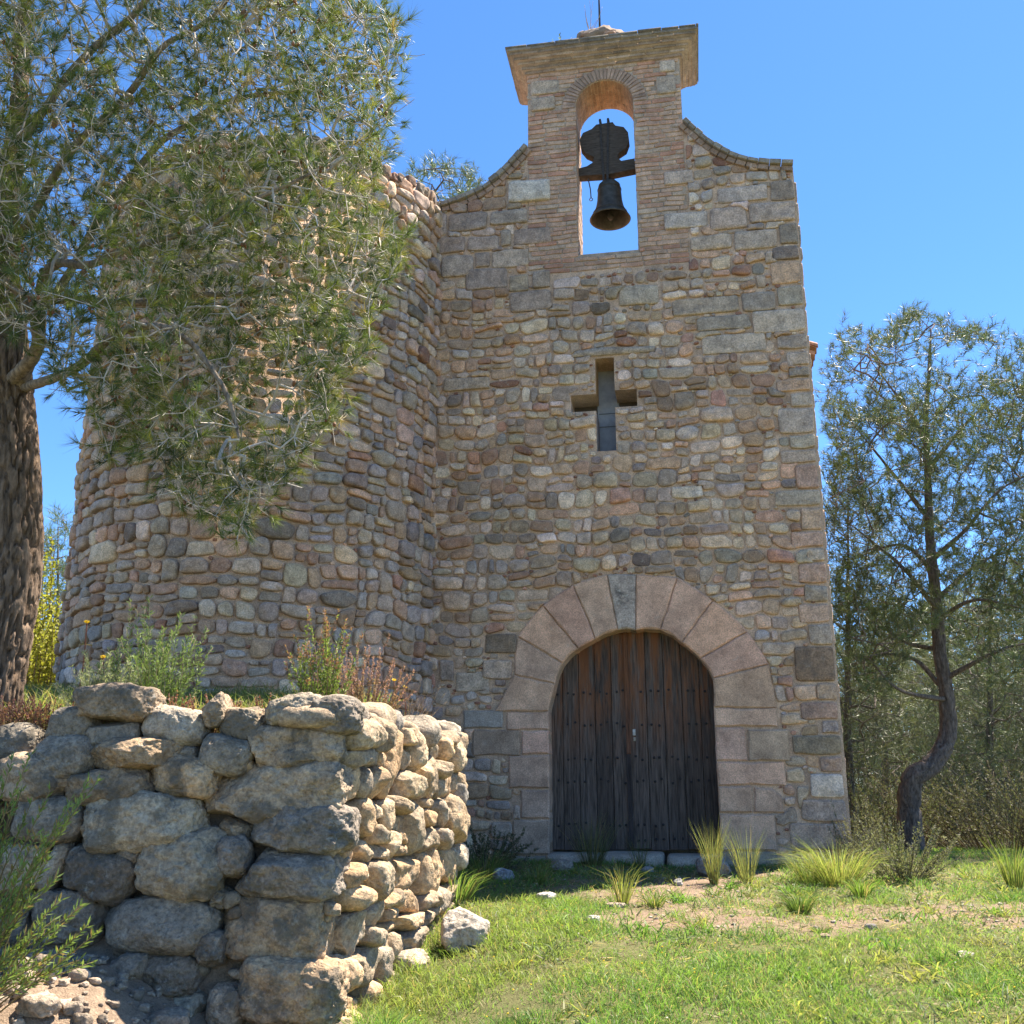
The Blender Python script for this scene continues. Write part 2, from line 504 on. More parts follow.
def pillow(mb, out, h, col, MAP, rng, m=0, flat=.55, nz=.22, back=-.05, tilt=0.05, rnd=0.0):
    """a stone face: outline (n,2) bulging to height h above the mortar"""
    n = len(out)
    cen = out.mean(0)
    size = np.sqrt(max(1e-6, np.ptp(out[:, 0])*np.ptp(out[:, 1])))
    S = [1.0, 1.0, .975, .915, .72, .38]
    W = [back/h, .42-.2*rnd, .78-.22*rnd, .93-.15*rnd, .99-.04*rnd, 1.0]
    V, w = [], []
    for s, ww in zip(S, W):
        V.append(cen+(out-cen)*s); w.append(np.full(n, ww*h))
    V.append(cen[None]); w.append(np.array([h]))
    V = np.concatenate(V); w = np.concatenate(w)
    sd = int(rng.integers(1e6))
    k = w > 0
    t = (V-cen)/size
    w = w+k*h*(nz*fbm(np.concatenate([V*2.2/size, np.zeros((len(V), 1))], 1)+sd % 97, sd % 991, 3, .6)+tilt*4*(t[:, 0]*rng.normal(0, .6)+t[:, 1]*rng.normal(0, .6)))
    i = np.arange(n); j = (i+1) % n
    F = [np.concatenate([np.stack([a*n+i, a*n+j, (a+1)*n+j, (a+1)*n+i], 1) for a in range(5)]), np.stack([5*n+i, 5*n+j, np.full(n, 6*n)], 1)]
    mb.add(MAP(V[:, 0], V[:, 1], w), F, col, m)

def superrect(u0, u1, v0, v1, ex, n=22, rot=0.0):
    th = (np.arange(n)+.5)/n*2*math.pi
    c, s = np.cos(th), np.sin(th)
    x = np.sign(c)*np.abs(c)**(2/ex)*(u1-u0)/2
    y = np.sign(s)*np.abs(s)**(2/ex)*(v1-v0)/2
    cr, sr = math.cos(rot), math.sin(rot)
    return np.stack([(u0+u1)/2+x*cr-y*sr, (v0+v1)/2+x*sr+y*cr], 1)

def pack(u0, u1, v0, v1, rng, wr=(.15, .36), hr=(.10, .19), warp=.03, strip=(.26, .42)):
    """irregular rubble: guillotine cut strips -> rectangles"""
    cells = []
    def cut(a, b, c, d):
        w, h = b-a, d-c
        tw, th = rng.uniform(*wr), rng.uniform(*hr)
        if h > th*1.6 and (w < tw*1.9 or rng.random() < .62):
            t = c+h*rng.uniform(.41, .59); cut(a, b, c, t); cut(a, b, t, d)
        elif w > tw*1.45:
            t = a+w*rng.uniform(.34, .66); cut(a, t, c, d); cut(t, b, c, d)
        else:
            cells.append((a, b, c, d))
    v = v0
    while v < v1:
        h = rng.uniform(*strip); u = u0-rng.uniform(0, .4)
        while u < u1:
            w = rng.uniform(.45, 1.0); cut(u, u+w, v, v+h); u += w
        v += h
    return cells

def warpf(p, amp, seed, sc=2.1):
    return p+amp*np.stack([vnoise(p*sc, seed), vnoise(p*sc, seed+50)], 1)+.35*amp*np.stack([vnoise(p*sc*3.1, seed+7), vnoise(p*sc*3.1, seed+57)], 1)

def clip_out(o, reserved, gap):
    """pull outline points out of the reserved polygons; None if the stone is lost"""
    cen = o.mean(0)
    for poly, lo, hi in reserved:
        if (o.max(0) < lo-gap).any() or (o.min(0) > hi+gap).any():
            continue
        if inside_poly(poly, cen[None])[0]:
            return None
        ins = inside_poly(poly, o)
        if ins.any():
            a = np.zeros(ins.sum()); b = np.ones(ins.sum())
            for _ in range(7):
                mid = (a+b)/2
                q = cen+(o[ins]-cen)*mid[:, None]
                ii = inside_poly(poly, q)
                b = np.where(ii, mid, b); a = np.where(ii, a, mid)
            L = np.linalg.norm(o[ins]-cen, axis=1)
            o = o.copy(); o[ins] = cen+(o[ins]-cen)*np.maximum(.15, a-gap/np.maximum(L, 1e-6))[:, None]
    return o

def reserve(poly):
    poly = np.asarray(poly, float)
    return (poly, poly.min(0), poly.max(0))

def parea(o):
    return .5*abs(np.sum(o[:, 0]*np.roll(o[:, 1], -1)-o[:, 1]*np.roll(o[:, 0], -1)))

def rubble(mb, cells, MAP, rng, reserved, inside, colf, m=0, gap=(.006, .02), warp=.03, prot=(.025, .06), ex=(2.8, 5.5), chips=True, bounds=None, chipm=None, chip_n=19000, maxr=.05, rnd=0.0, lob=1.0):
    outs = []
    for a, b, c, d in cells:
        g = rng.uniform(*gap)
        o = superrect(a+g/2, b-g/2, c+g/2, d-g/2, rng.uniform(*ex), 22, rng.normal(0, .06))
        ph = rng.uniform(0, 6.28, 3); tt_ = np.linspace(0, 2*math.pi, len(o), endpoint=False); cc_ = o.mean(0)
        o = cc_+(o-cc_)*(1+lob*(.055*np.sin(2*tt_+ph[0])+.05*np.sin(3*tt_+ph[1])+.03*np.sin(5*tt_+ph[2])))[:, None]
        o = warpf(o, warp, 3)
        o0 = parea(o)
        cen = o.mean(0)
        if not inside(cen): continue
        o = clip_out(o, reserved, .012)
        if o is None or parea(o) < .3*o0: continue
        outs.append(o)
        sz = math.sqrt(parea(o))
        pillow(mb, o, rng.uniform(*prot)*(.6+.4*min(1.5, sz/.18)), colf(cen, rng, sz), MAP, rng, m, rnd=rnd*rng.uniform(.4, 1))
    if chips and bounds is not None:
        bu0, bu1, bv0, bv1 = bounds; q = .012
        nx, ny = int((bu1-bu0)/q), int((bv1-bv0)/q)
        occ = np.zeros((ny, nx), bool)
        def fill(o):
            i0, j0 = np.maximum(0, ((o.min(0)-[bu0, bv0])/q).astype(int)); i1, j1 = ((o.max(0)-[bu0, bv0])/q).astype(int)+1
            i1, j1 = min(i1, nx), min(j1, ny)
            if i1 <= i0 or j1 <= j0: return
            gx, gy = np.meshgrid(bu0+(np.arange(i0, i1)+.5)*q, bv0+(np.arange(j0, j1)+.5)*q)
            occ[j0:j1, i0:i1] |= inside_poly(o, np.stack([gx.ravel(), gy.ravel()], 1)).reshape(gx.shape)
        for o in outs: fill(o)
        for r in reserved: fill(r[0])
        k = 0
        for _ in range(chip_n):
            p = np.array([rng.uniform(bu0, bu1), rng.uniform(bv0, bv1)])
            rx = rng.uniform(.018, maxr); ry = rx*rng.uniform(.45, .9)
            if not inside(p): continue
            o = superrect(p[0]-rx, p[0]+rx, p[1]-ry, p[1]+ry, rng.uniform(2.2, 4), 12, rng.normal(0, .25))
            ij = ((o-[bu0, bv0])/q).astype(int)
            if (ij < 0).any() or (ij[:, 0] >= nx).any() or (ij[:, 1] >= ny).any(): continue
            ci = ((p-[bu0, bv0])/q).astype(int)
            if occ[ij[:, 1], ij[:, 0]].any() or occ[ci[1], ci[0]]: continue
            fill(o)
            c = colf(p, rng, rx)
            if rng.random() < .3: c = np.array([.36, .18, .12])*rng.uniform(.7, 1.2)
            pillow(mb, o, rng.uniform(.012, .03), c, MAP, rng, m)
    return outs

PAL = PAL*np.array([1.27, 1.06, .97])
PAL = PAL/np.maximum(1, PAL.max(1, keepdims=True)/.66)

def pal_color(rng, wts):
    i = rng.choice(len(PAL), p=np.array(wts)/np.sum(wts))
    return PAL[i]*rng.uniform(.8, 1.2)*(1+rng.normal(0, .025, 3))

# ------------------------------------------------------------------ rocks
_ico = {}
def ico(sub):
    if sub in _ico: return _ico[sub]
    t = (1+5**.5)/2
    v = [(-1, t, 0), (1, t, 0), (-1, -t, 0), (1, -t, 0), (0, -1, t), (0, 1, t), (0, -1, -t), (0, 1, -t), (t, 0, -1), (t, 0, 1), (-t, 0, -1), (-t, 0, 1)]
    f = [(0, 11, 5), (0, 5, 1), (0, 1, 7), (0, 7, 10), (0, 10, 11), (1, 5, 9), (5, 11, 4), (11, 10, 2), (10, 7, 6), (7, 1, 8), (3, 9, 4), (3, 4, 2), (3, 2, 6), (3, 6, 8), (3, 8, 9), (4, 9, 5), (2, 4, 11), (6, 2, 10), (8, 6, 7), (9, 8, 1)]
    v = [np.array(p)/np.linalg.norm(p) for p in v]
    for _ in range(sub):
        cache = {}; nf = []
        def mid(a, b):
            k = (min(a, b), max(a, b))
            if k not in cache:
                m = v[a]+v[b]; v.append(m/np.linalg.norm(m)); cache[k] = len(v)-1
            return cache[k]
        for a, b, c in f:
            ab, bc, ca = mid(a, b), mid(b, c), mid(c, a)
            nf += [(a, ab, ca), (b, bc, ab), (c, ca, bc), (ab, bc, ca)]
        f = nf
    _ico[sub] = (np.array(v), np.array(f))
    return _ico[sub]

def rock(mb, cen, ax, half, ex, rough, col, rng, sub=4, cuts=3, m=0):
    """superellipsoid with flat spalls and noise; ax: 3 orthonormal axes (rows)"""
    v, f = ico(sub)
    s = np.sign(v)*np.abs(v)**(2/ex)
    s = v/np.power(np.sum(np.abs(v)**ex, 1), 1/ex)[:, None]
    for _ in range(cuts):
        d = rng.normal(size=3); d /= np.linalg.norm(d)
        k = rng.uniform(.66, .9)
        h = s @ d
        lim = k*np.max(h)
        s = s-np.maximum(0, h-lim)[:, None]*d*.95
    sd = int(rng.integers(1000)); off = rng.uniform(0, 50, 3)
    hs = np.asarray(half); mean = hs.mean()
    q = s*hs/mean
    r = fbm(q*1.5+off, sd, 2, .5)*.10+fbm(q*4+off, sd+5, 4, .6)*.05
    r = r-.045*np.abs(vnoise(q*2.6+off, sd+11))+.018*vnoise(q*11+off, sd+12)
    s = s*(1+rough*r)[:, None]
    P = cen+(s*hs) @ np.asarray(ax)
    mb.add(P, f, col, m)

def rotaxes(base, ang):
    """rotate the first two axes of base about the third"""
    a, b, c = [np.array(x, float) for x in base]
    return np.array([a*math.cos(ang)+b*math.sin(ang), -a*math.sin(ang)+b*math.cos(ang), c])

# ------------------------------------------------------------------ chapel
def build_chapel():
    rng = np.random.default_rng(11)
    base = fu(632, 862)
    root = thing('stone_chapel', 'small stone chapel with an arched wooden door, a cross slit window and a bell gable', 'chapel', tuple(FW(1.2, base[1]-.1, 0)))
    U0 = float(fu(427, 500)[0]); U1b = float(fu(845, 800)[0]); U1t = float(fu(794, 172)[0])
    UR = (U1b+U1t)/2
    G0 = float(fu(528, 150)[0]); G1 = float((fu(683, 130)[0]))
    VB = 0.3
    sill = float(fu(610, 252)[1])
    VG = sill-.24                      # the bell gable's foot
    cop_l = [fu(*p) for p in [(434, 210), (455, 205), (478, 195), (498, 181), (514, 165), (528, 149)]]
    cop_r = [fu(*p) for p in [(683, 124), (697, 137), (714, 150), (735, 160), (762, 166), (794, 167)]]
    cop_l = [np.array(p) for p in cop_l]; cop_r = [np.array(p) for p in cop_r]
    cop_l[0][0] = U0; cop_l[-1][0] = G0; cop_r[0][0] = G1; cop_r[-1][0] = UR
    # door opening
    zm = lambda x, y: np.array(fu(400+x*480/1024, 540+y*380/811))
    dl = float(zm(319, 500)[0]); dr = float(zm(676, 500)[0])
    joints = [((318, 366), (203, 366)), ((331, 308), (243, 288)), ((348, 264), (252, 206)), ((381, 232), (305, 140)), ((418, 212), (370, 97)), ((465, 193), (442, 73)),
              ((555, 193), (592, 80)), ((601, 220), (668, 130)), ((640, 254), (742, 196)), ((667, 296), (787, 266)), ((672, 358), (805, 359))]
    J = [(zm(*a), zm(*b)) for a, b in joints]
    J[0][0][0] = dl; J[-1][0][0] = dr
    inner = smooth_path(np.array([j[0] for j in J]), 41)
    # opening polygon of the body: a bit outside the arch's inner line, hidden by voussoirs
    cen = np.array([(dl+dr)/2, J[0][0][1]])
    wide = [cen+(p-cen)*1.006 for p in inner[::2]]
    ol, orr = wide[0][0], wide[-1][0]
    outer = [(U0, VB), (ol, VB)] + [tuple(p) for p in wide] + [(orr, VB), (UR+.03, VB)]
    outer += [tuple(p) for p in cop_r[::-1]] + [(G1, VG), (G0, VG)] + [tuple(p) for p in cop_l[::-1]]
    # cross slit
    a0, a1 = float(fu(596, 400)[0]), float(fu(615, 400)[0])
    c0, c1 = float(fu(571, 404)[0]), float(fu(637, 398)[0])
    vt, vb = float(fu(604, 358)[1]), float(fu(606, 451)[1])
    m1, m0 = float(fu(604, 391)[1]), float(fu(604, 408)[1])
    cross = [(a0, vb), (a1, vb), (a1, m0+.0), (c1, m0), (c1, m1), (a1, m1), (a1, vt), (a0, vt), (a0, m1-.03), (c0, m1-.03), (c0, m0-.03), (a0, m0-.03)]
    MORT = (.60, .43, .315)
    T = .62
    mb = MB()
    slab(mb, outer, [cross], -T, 0, MORT, 0)

    # dressed blocks traced on the facade (photo rectangles -> facade metres)
    B = []   # (polygon, colour, protrusion)
    def blk(x0, y0, x1, y1, col, pr=.035):
        p = [fu(x0, y1), fu(x1, y1), fu(x1, y0), fu(x0, y0)]
        u0 = min(p[0][0], p[3][0]); u1 = max(p[1][0], p[2][0])
        u0 = (p[0][0]+p[3][0])/2; u1 = (p[1][0]+p[2][0])/2
        v0 = (p[0][1]+p[1][1])/2; v1 = (p[2][1]+p[3][1])/2
        B.append((u0+.008, min(u1, UR)-.008, v0+.008, v1-.008, np.array(col), pr))
    GR = (.49, .385, .305); DK = (.36, .28, .22); LT = (.67, .56, .465); BR = (.57, .375, .265); GB = (.55, .425, .33)
    for r in [(448, 213, 488, 232), (490, 211, 528, 225), (468, 237, 499, 251), (500, 230, 512, 247), (514, 228, 552, 245), (441, 256, 474, 278), (475, 252, 490, 268), (491, 250, 529, 268),
              (466, 269, 508, 290), (509, 275, 529, 292), (532, 272, 551, 289), (436, 214, 447, 236), (437, 238, 466, 254), (510, 291, 552, 312), (553, 289, 575, 300), (443, 378, 490, 391)]:
        blk(*r, GR)
    for r in [(663, 171, 694, 185), (710, 208, 747, 231), (690, 236, 732, 251), (733, 231, 778, 250), (748, 203, 796, 223), (672, 298, 739, 315), (741, 292, 776, 312), (777, 286, 806, 306),
              (696, 316, 751, 331), (752, 310, 808, 333), (701, 334, 767, 354), (618, 286, 660, 306)]:
        blk(*r, GB)
    for r in [(770, 181, 796, 201), (779, 224, 799, 245), (772, 247, 799, 261)]: blk(*r, DK)
    for r in [(717, 187, 768, 203), (664, 213, 709, 229), (671, 486, 703, 499)]: blk(*r, LT)
    blk(508, 181, 551, 203, (.68, .59, .50), .05)
    # quoins up the right edge
    q = [(770, 262, 800, 284, BR), (776, 335, 808, 350, GR), (786, 352, 810, 366, GB), (788, 368, 812, 378, DK), (776, 379, 812, 392, BR), (790, 393, 814, 407, GR), (778, 408, 816, 434, GR), (790, 435, 818, 449, GB),
         (780, 450, 820, 463, GR), (795, 464, 822, 490, BR), (774, 491, 822, 507, GB), (800, 508, 826, 530, BR), (790, 531, 828, 548, BR), (806, 549, 830, 562, GB), (798, 563, 830, 584, BR), (804, 585, 832, 602, GB),
         (799, 603, 834, 623, BR), (808, 624, 836, 645, GB), (794, 646, 838, 682, (.38, .25, .17)), (816, 683, 840, 701, BR), (800, 702, 842, 720, BR), (822, 721, 842, 734, GR), (792, 735, 843, 755, (.40, .31, .22)),
         (819, 756, 844, 773, BR), (809, 774, 847, 798, LT), (800, 799, 846, 822, GR), (790, 823, 848, 850, GB), (485, 633, 517, 654, (.34, .24, .17)), (483, 660, 512, 680, GB), (456, 672, 490, 692, GR), (440, 660, 455, 682, GR)]
    for r in q: blk(*r)
    reserved = []
    ash = 1
    for u0, u1, v0, v1, col, pr in B:
        o = superrect(u0, u1, v0, v1, rng.uniform(7, 14), 30, rng.normal(0, .008))
        o = warpf(o, .012, 9, 6)
        reserved.append(reserve([(u0, v0), (u1, v0), (u1, v1), (u0, v1)]))
        pillow(mb, o, pr*rng.uniform(.8, 1.2), col*rng.uniform(.82, 1.18)*(1+rng.normal(0, .02, 3)), FW, rng, 2, .85, .3)
        if u1 > UR-.1:    # the quoin turns the corner: its flank on the right side
            side = lambda a, b, w: FW(UR+.0+w*.8, b, -a)
            pillow(mb, superrect(.005, min(.5, (v1-v0)*2), v0, v1, 9, 20), .03, col, lambda a, b, w: FW(UR+w, b, -a), rng, 2, .8, .25)
    # reserved zones: the arch, jambs, window frame, coping
    arch_out = [j[1] for j in J]
    reserved.append(reserve([tuple(p) for p in arch_out]))
    reserved.append(reserve([(dl, VB), (dr, VB), (dr, J[-1][0][1]+.1), (dl, J[0][0][1]+.1)]))
    reserved.append(reserve([(UR-.002, VB), (UR+2, VB), (UR+2, 12), (UR-.002, 12)]))
    def zr(x0, y0, x1, y1, inL=None, inR=None):
        p = [zm(x0, y1), zm(x1, y1), zm(x1, y0), zm(x0, y0)]
        uL = (p[0][0]+p[3][0])/2; uR = (p[1][0]+p[2][0])/2; v0 = (p[0][1]+p[1][1])/2; v1 = (p[2][1]+p[3][1])/2
        if inL: uL = dr
        if inR: uR = dl
        return [(uL, v0), (uR, v0), (uR, v1), (uL, v1)]
    TAN = (.65, .43, .305)
    JB = [(zr(*r, inL=True), col) for r, col in [((672, 359, 805, 398), TAN), ((675, 400, 740, 472), TAN), ((677, 474, 822, 523), TAN), ((680, 525, 752, 582), TAN), ((685, 585, 803, 663), TAN), ((690, 665, 806, 705), (.40, .33, .265))]]
    JB += [(zr(*r, inR=True), col) for r, col in [((227, 367, 318, 405), TAN), ((260, 407, 320, 457), (.64, .42, .30)), ((232, 459, 320, 530), (.61, .405, .29)), ((258, 533, 320, 595), (.62, .41, .29)), ((240, 597, 320, 672), (.52, .38, .29)), ((225, 674, 320, 706), (.36, .30, .25))]]
    JB.append(([zm(755, 583), zm(822, 583), zm(815, 545), zm(795, 528), zm(755, 528)], TAN))
    for p, _c in JB: reserved.append(reserve(p))
    reserved.append(reserve(cross[0:2]+[(a1+.01, vt), (a0-.01, vt)]))
    reserved.append(reserve([(c0-.01, m0-.03), (c1+.01, m0-.03), (c1+.01, m1), (c0-.01, m1)]))
    reserved.append(reserve([(G0-.02, VG), (G1+.02, VG), (G1+.02, 12), (G0-.02, 12)]))
    jl = [zm(135, 402), zm(222, 402), zm(222, 364), zm(135, 364)]; reserved.append(reserve(jl))
    jl2 = [zm(155, 460), zm(258, 460), zm(258, 405), zm(155, 405)]; reserved.append(reserve(jl2))
    jr2 = [zm(742, 472), zm(832, 472), zm(828, 404), zm(742, 404)]; reserved.append(reserve(jr2))
    for p, col in ((jl, (.33, .31, .29)), (jl2, (.36, .245, .175))):
        pass
    # slender lintel above the slit
    LI = [fu(572, 358), fu(655, 352), fu(655, 347), fu(600, 348), fu(575, 352)]
    prism(mb, np.array(LI), -.1, .03, (.50, .40, .31), 2, .01); reserved.append(reserve(LI))
    outer_np = np.array(outer)
    lowf = lambda p: True
    def inside(p):
        return U0+.02 < p[0] < UR-.02 and VB < p[1] < 9.95 and inside_poly(outer_np, p[None])[0] and inside_poly(outer_np, p[None]+[0, .05])[0]
    def colf(p, rng, sz):
        tan = float(vnoise(np.array([[p[0]*.9, p[1]*.8]]), 77)[0])
        w = np.array([3.6, 1.8, .9, 4.0, 3.0, 1.3, .5, 3.2, .45, 1.6])
        if tan > 0: w[[4, 5, 9, 3]] *= 1+2.5*tan
        else: w[[0, 1, 2, 7]] *= 1-2.0*tan
        st = float(sstep(.15, .6, fbm(np.array([[p[0]*1.1, p[1]*1.7]]), 41, 3)[0]+.12*(p[1]-4)/3))
        return pal_color(rng, w)*rng.uniform(.80, 1.25)*(1-.28*st)
    # rows of small rounded cobbles; smaller towards the foot, larger near the gable
    cells = pack(U0, UR+.1, VB, 10.0, rng, (.13, .31), (.105, .185))
    rubble(mb, cells, FW, rng, reserved, inside, colf, 1, (.006, .034), .045, (.014, .062), (2.2, 4.6), True, (U0, UR, VB, 9.9), chip_n=34000, rnd=.85, lob=.9)
    facade = mb.build('facade_wall', [M_MORTAR, M_COBBLE, M_ASHLAR], root)

    # arch of dressed stones
    arch = bpy.data.objects.new('door_arch', None); COL.objects.link(arch); arch.parent = root
    ROOT_LOC[arch.name] = ROOT_LOC[root.name]
    VC = [np.array(c)*np.array([1.36, 1.15, 1.04]) for c in [(.49, .36, .275), (.46, .36, .285), (.50, .37, .285), (.48, .36, .275), (.51, .385, .30), (.51, .385, .30), (.50, .375, .29), (.49, .36, .275), (.49, .36, .28), (.47, .35, .27)]]
    ii = np.linspace(0, 40, 11).astype(int)
    def block(poly, col, name='jamb_block', pr=.03, label=None, back=-.34, bev=.014, mat=None):
        m_ = MB()
        poly = np.asarray(poly, float)
        # densify + slight wear
        pts = []
        for k in range(len(poly)):
            a, b = poly[k], poly[(k+1) % len(poly)]
            nn = max(2, int(np.linalg.norm(b-a)/.07))
            for t in range(nn): pts.append(a+(b-a)*t/nn)
        pts = np.array(pts)
        c_ = pts.mean(0)
        pts = c_+(pts-c_)*(1-.006/np.maximum(.05, np.linalg.norm(pts-c_, axis=1, keepdims=True)))
        pts = pts+.007*np.stack([vnoise(pts*9, 4), vnoise(pts*9, 5)], 1)
        prism(m_, pts, back, pr+rng.uniform(-.006, .006), np.array(col)*rng.uniform(.86, 1.1)*(1+rng.normal(0, .02, 3)), 0, bev)
        o = m_.build(name, mat or M_VOUSS, arch, smooth=False)
        if label: o['label'] = label
        return o
    for k in range(10):
        inn = inner[k*4:k*4+5]
        poly = [J[k][1]] + list(inn) + [J[k+1][1]]
        mid = (J[k][1]+J[k+1][1])/2
        if 1 <= k <= 8:
            c0_ = cen; rr = (np.linalg.norm(J[k][1]-c0_)+np.linalg.norm(J[k+1][1]-c0_))/2
            for t in (.75, .5, .25):
                p = J[k][1]+(J[k+1][1]-J[k][1])*t
                L_ = np.linalg.norm(J[k][1]-c0_)*(1-t)+np.linalg.norm(J[k+1][1]-c0_)*t
                poly.append(c0_+(p-c0_)*L_/np.linalg.norm(p-c0_))
            poly = [J[k][1]] + list(inn) + [J[k+1][1]] + poly[len(inn)+2:]
        if k == 5:   # keystone pair, the left half stained dark
            sp_i = inn[0]+(inn[-1]-inn[0])*.42; sp_o = J[5][1]+(J[6][1]-J[5][1])*.42
            arc = [sp_o+(J[5][1]-sp_o)*t for t in (.5,)]
            block([J[5][1], inn[0], inn[1], sp_i, sp_o+[0, .02]], (.46, .37, .30), 'voussoir', .032, 'keystone block streaked with dark lichen', mat=M_KEY)
            block([sp_o+[0, .02], sp_i, inn[3], inn[4], J[6][1]], VC[5], 'voussoir')
        else:
            block(poly, VC[k], 'voussoir')
    for p, col in JB: block(p, col)
    block(jr2, (.50, .35, .26)); block(jl, (.42, .37, .32)); block(jl2, (.43, .30, .22))

    # door leaves
    WDR = -.24
    midu = float(zm(489, 500)[0]) ; vdoor0 = float(fu(630, 851, WDR)[1]); vlin = J[0][0][1]
    def arch_top(u):
        pts = inner
        return float(np.interp(u, pts[:, 0], pts[:, 1]))
    for sgn in (-1, 1):
        e0, e1 = (dl-.06, midu-.004) if sgn < 0 else (midu+.004, dr+.06)
        m_ = MB(); n = 5
        for k in range(n):
            x0 = e0+(e1-e0)*k/n+.003; x1 = e0+(e1-e0)*(k+1)/n-.003
            xs = np.linspace(x0, x1, 4)
            top = [arch_top(min(max(x, dl+.001), dr-.001))+.1 for x in xs]
            b0 = vdoor0+rng.uniform(0, .03)
            poly = [(x0, b0), (x1, b0)]+[(xs[3-q_], top[3-q_]) for q_ in range(4)]
            prism(m_, np.array(poly), WDR-.04, WDR+rng.uniform(-.006, .006), np.array((.092, .070, .057))*rng.uniform(.75, 1.35), 0, .005)
        if sgn > 0:   # cover strip over the meeting edges, redder at the top
            fbox(m_, midu-.035, midu+.012, vdoor0+1.05, arch_top(midu)+.05, WDR+.004, WDR+.03, (.13, .06, .035), 0, .006)
            fbox(m_, midu-.035, midu+.012, vdoor0+.03, vdoor0+1.05, WDR+.004, WDR+.03, (.045, .036, .034), 0, .006)
        leaf = m_.build('door_leaf', M_DOOR, root, smooth=False)
        stud = None
        for vv in (.12, .28, .75, 1.0, 1.38, 1.75):
            for k in range(n):
                for q_ in (.3, .7):
                    uu = e0+(e1-e0)*(k+q_)/n+rng.normal(0, .006); v_ = vdoor0+vv+rng.normal(0, .012)
                    if uu < dl+.04 or uu > dr-.04 or v_ > arch_top(uu)-.08 or abs(uu-midu) < .06 or rng.random() < .12: continue
                    P_ = FW(uu, v_, WDR)
                    if stud is None:
                        th = np.arange(10)/10*2*math.pi
                        sm = MB(); prism(sm, np.stack([uu+.014*np.cos(th), v_+.014*np.sin(th)], 1), WDR-.005, WDR+.014, (.03, .028, .028), 0, .006)
                        stud = sm.build('iron_stud', M_IRON, leaf, smooth=False); P0_ = P_
                    else:
                        c_ = stud.copy(); COL.objects.link(c_); c_.parent = leaf; c_.location = P_-P0_
        if sgn > 0:
            k_ = MB(); lu = midu+.05; lv = vdoor0+1.28
            fbox(k_, lu-.012, lu+.022, lv-.02, lv+.05, WDR, WDR+.014, (.42, .40, .36), 0, .004)
            fbox(k_, lu-.006, lu+.02, lv-.085, lv-.04, WDR, WDR+.012, (.30, .26, .2), 0, .004)
            k_.build('lock_plate', M_IRON, leaf)
    # dark backing of the doorway, behind the leaves
    # threshold step
    m_ = MB()
    t0, t1 = fu(512, 853, .1), fu(654, 853, .1)
    for (a, b, dv, ww) in [(dl-.05, dl+.55, .0, .16), (dl+.57, dl+1.25, .015, .2), (dl+1.27, dr+.05, -.005, .17)]:
        o = superrect(a, b, VB, vdoor0-.015+dv, 14, 40)
        pillow(m_, o, ww+.2, (.40, .34, .27), lambda u, v, w: FW(u, v, w-.22), rng, 0, .95, .06, -.1, .0)
    m_.build('threshold', M_VOUSS, root)
    # window pane
    m_ = MB()
    fbox(m_, a0-.02, a1+.02, vb-.05, vt+.1, -.5, -.42, (.30, .30, .31), 0)
    fbox(m_, c0-.02, a0-.022, m0-.1, m1+.1, -.5, -.43, (.10, .075, .055), 0)
    fbox(m_, a1+.022, c1+.02, m0-.1, m1+.1, -.5, -.43, (.10, .075, .055), 0)
    vv = fu(606, 414, -.42)[1]
    fbox(m_, a0, a1, vv-.004, vv+.004, -.43, -.412, (.12, .12, .12), 0)
    vv = fu(606, 427, -.42)[1]
    fbox(m_, a0, a1, vv-.004, vv+.004, -.43, -.412, (.12, .12, .12), 0)
    m_.build('window_pane', plain_attr('slit_pane', .35, .15, 8, .1), root, smooth=False)

    # bell gable ---------------------------------------------------------------
    gtop = float(fu(602, 64)[1])
    o0 = float(fu(577, 200)[0]); o1 = float(fu(637, 200)[0])
    oc = (o0+o1)/2; orad = (o1-o0)/2
    apex = float(fu(604, 80)[1]); spring = apex-orad
    hole = [(o0, sill), (o1, sill)] + [(oc+orad*math.cos(t), spring+orad*math.sin(t)) for t in np.linspace(0, math.pi, 17)]
    mb = MB()
    slab(mb, [(G0, VG), (G1, VG), (G1, gtop), (G0, gtop)], [hole], -T, -.004, (.49, .39, .31), 0)
    # brick courses on the face
    ch = .068
    v = VG
    row = 0
    plaque = reserve([fu(508, 203), fu(551, 203), fu(551, 181), fu(508, 181)])
    arch_ring = orad+.19
    hp = np.array(hole)
    greys = [[fu(530, 112), fu(556, 110), fu(554, 96), fu(530, 99)], [fu(530, 97), fu(560, 93), fu(560, 79), fu(530, 83)], [fu(656, 96), fu(676, 94), fu(676, 75), fu(656, 79)], [fu(659, 74), fu(676, 72), fu(675, 60), fu(660, 62)]]
    gres = [reserve(g) for g in greys]
    for g, col in zip(greys, [(.50, .395, .31), (.53, .425, .34), (.46, .365, .29), (.60, .49, .40)]):
        g = np.array(g); u0, v0 = g.min(0); u1, v1 = g.max(0)
        pillow(mb, superrect(u0+.01, u1-.01, v0+.01, v1-.01, 8, 26), .03, np.array(col), FW, rng, 2, .85, .3)
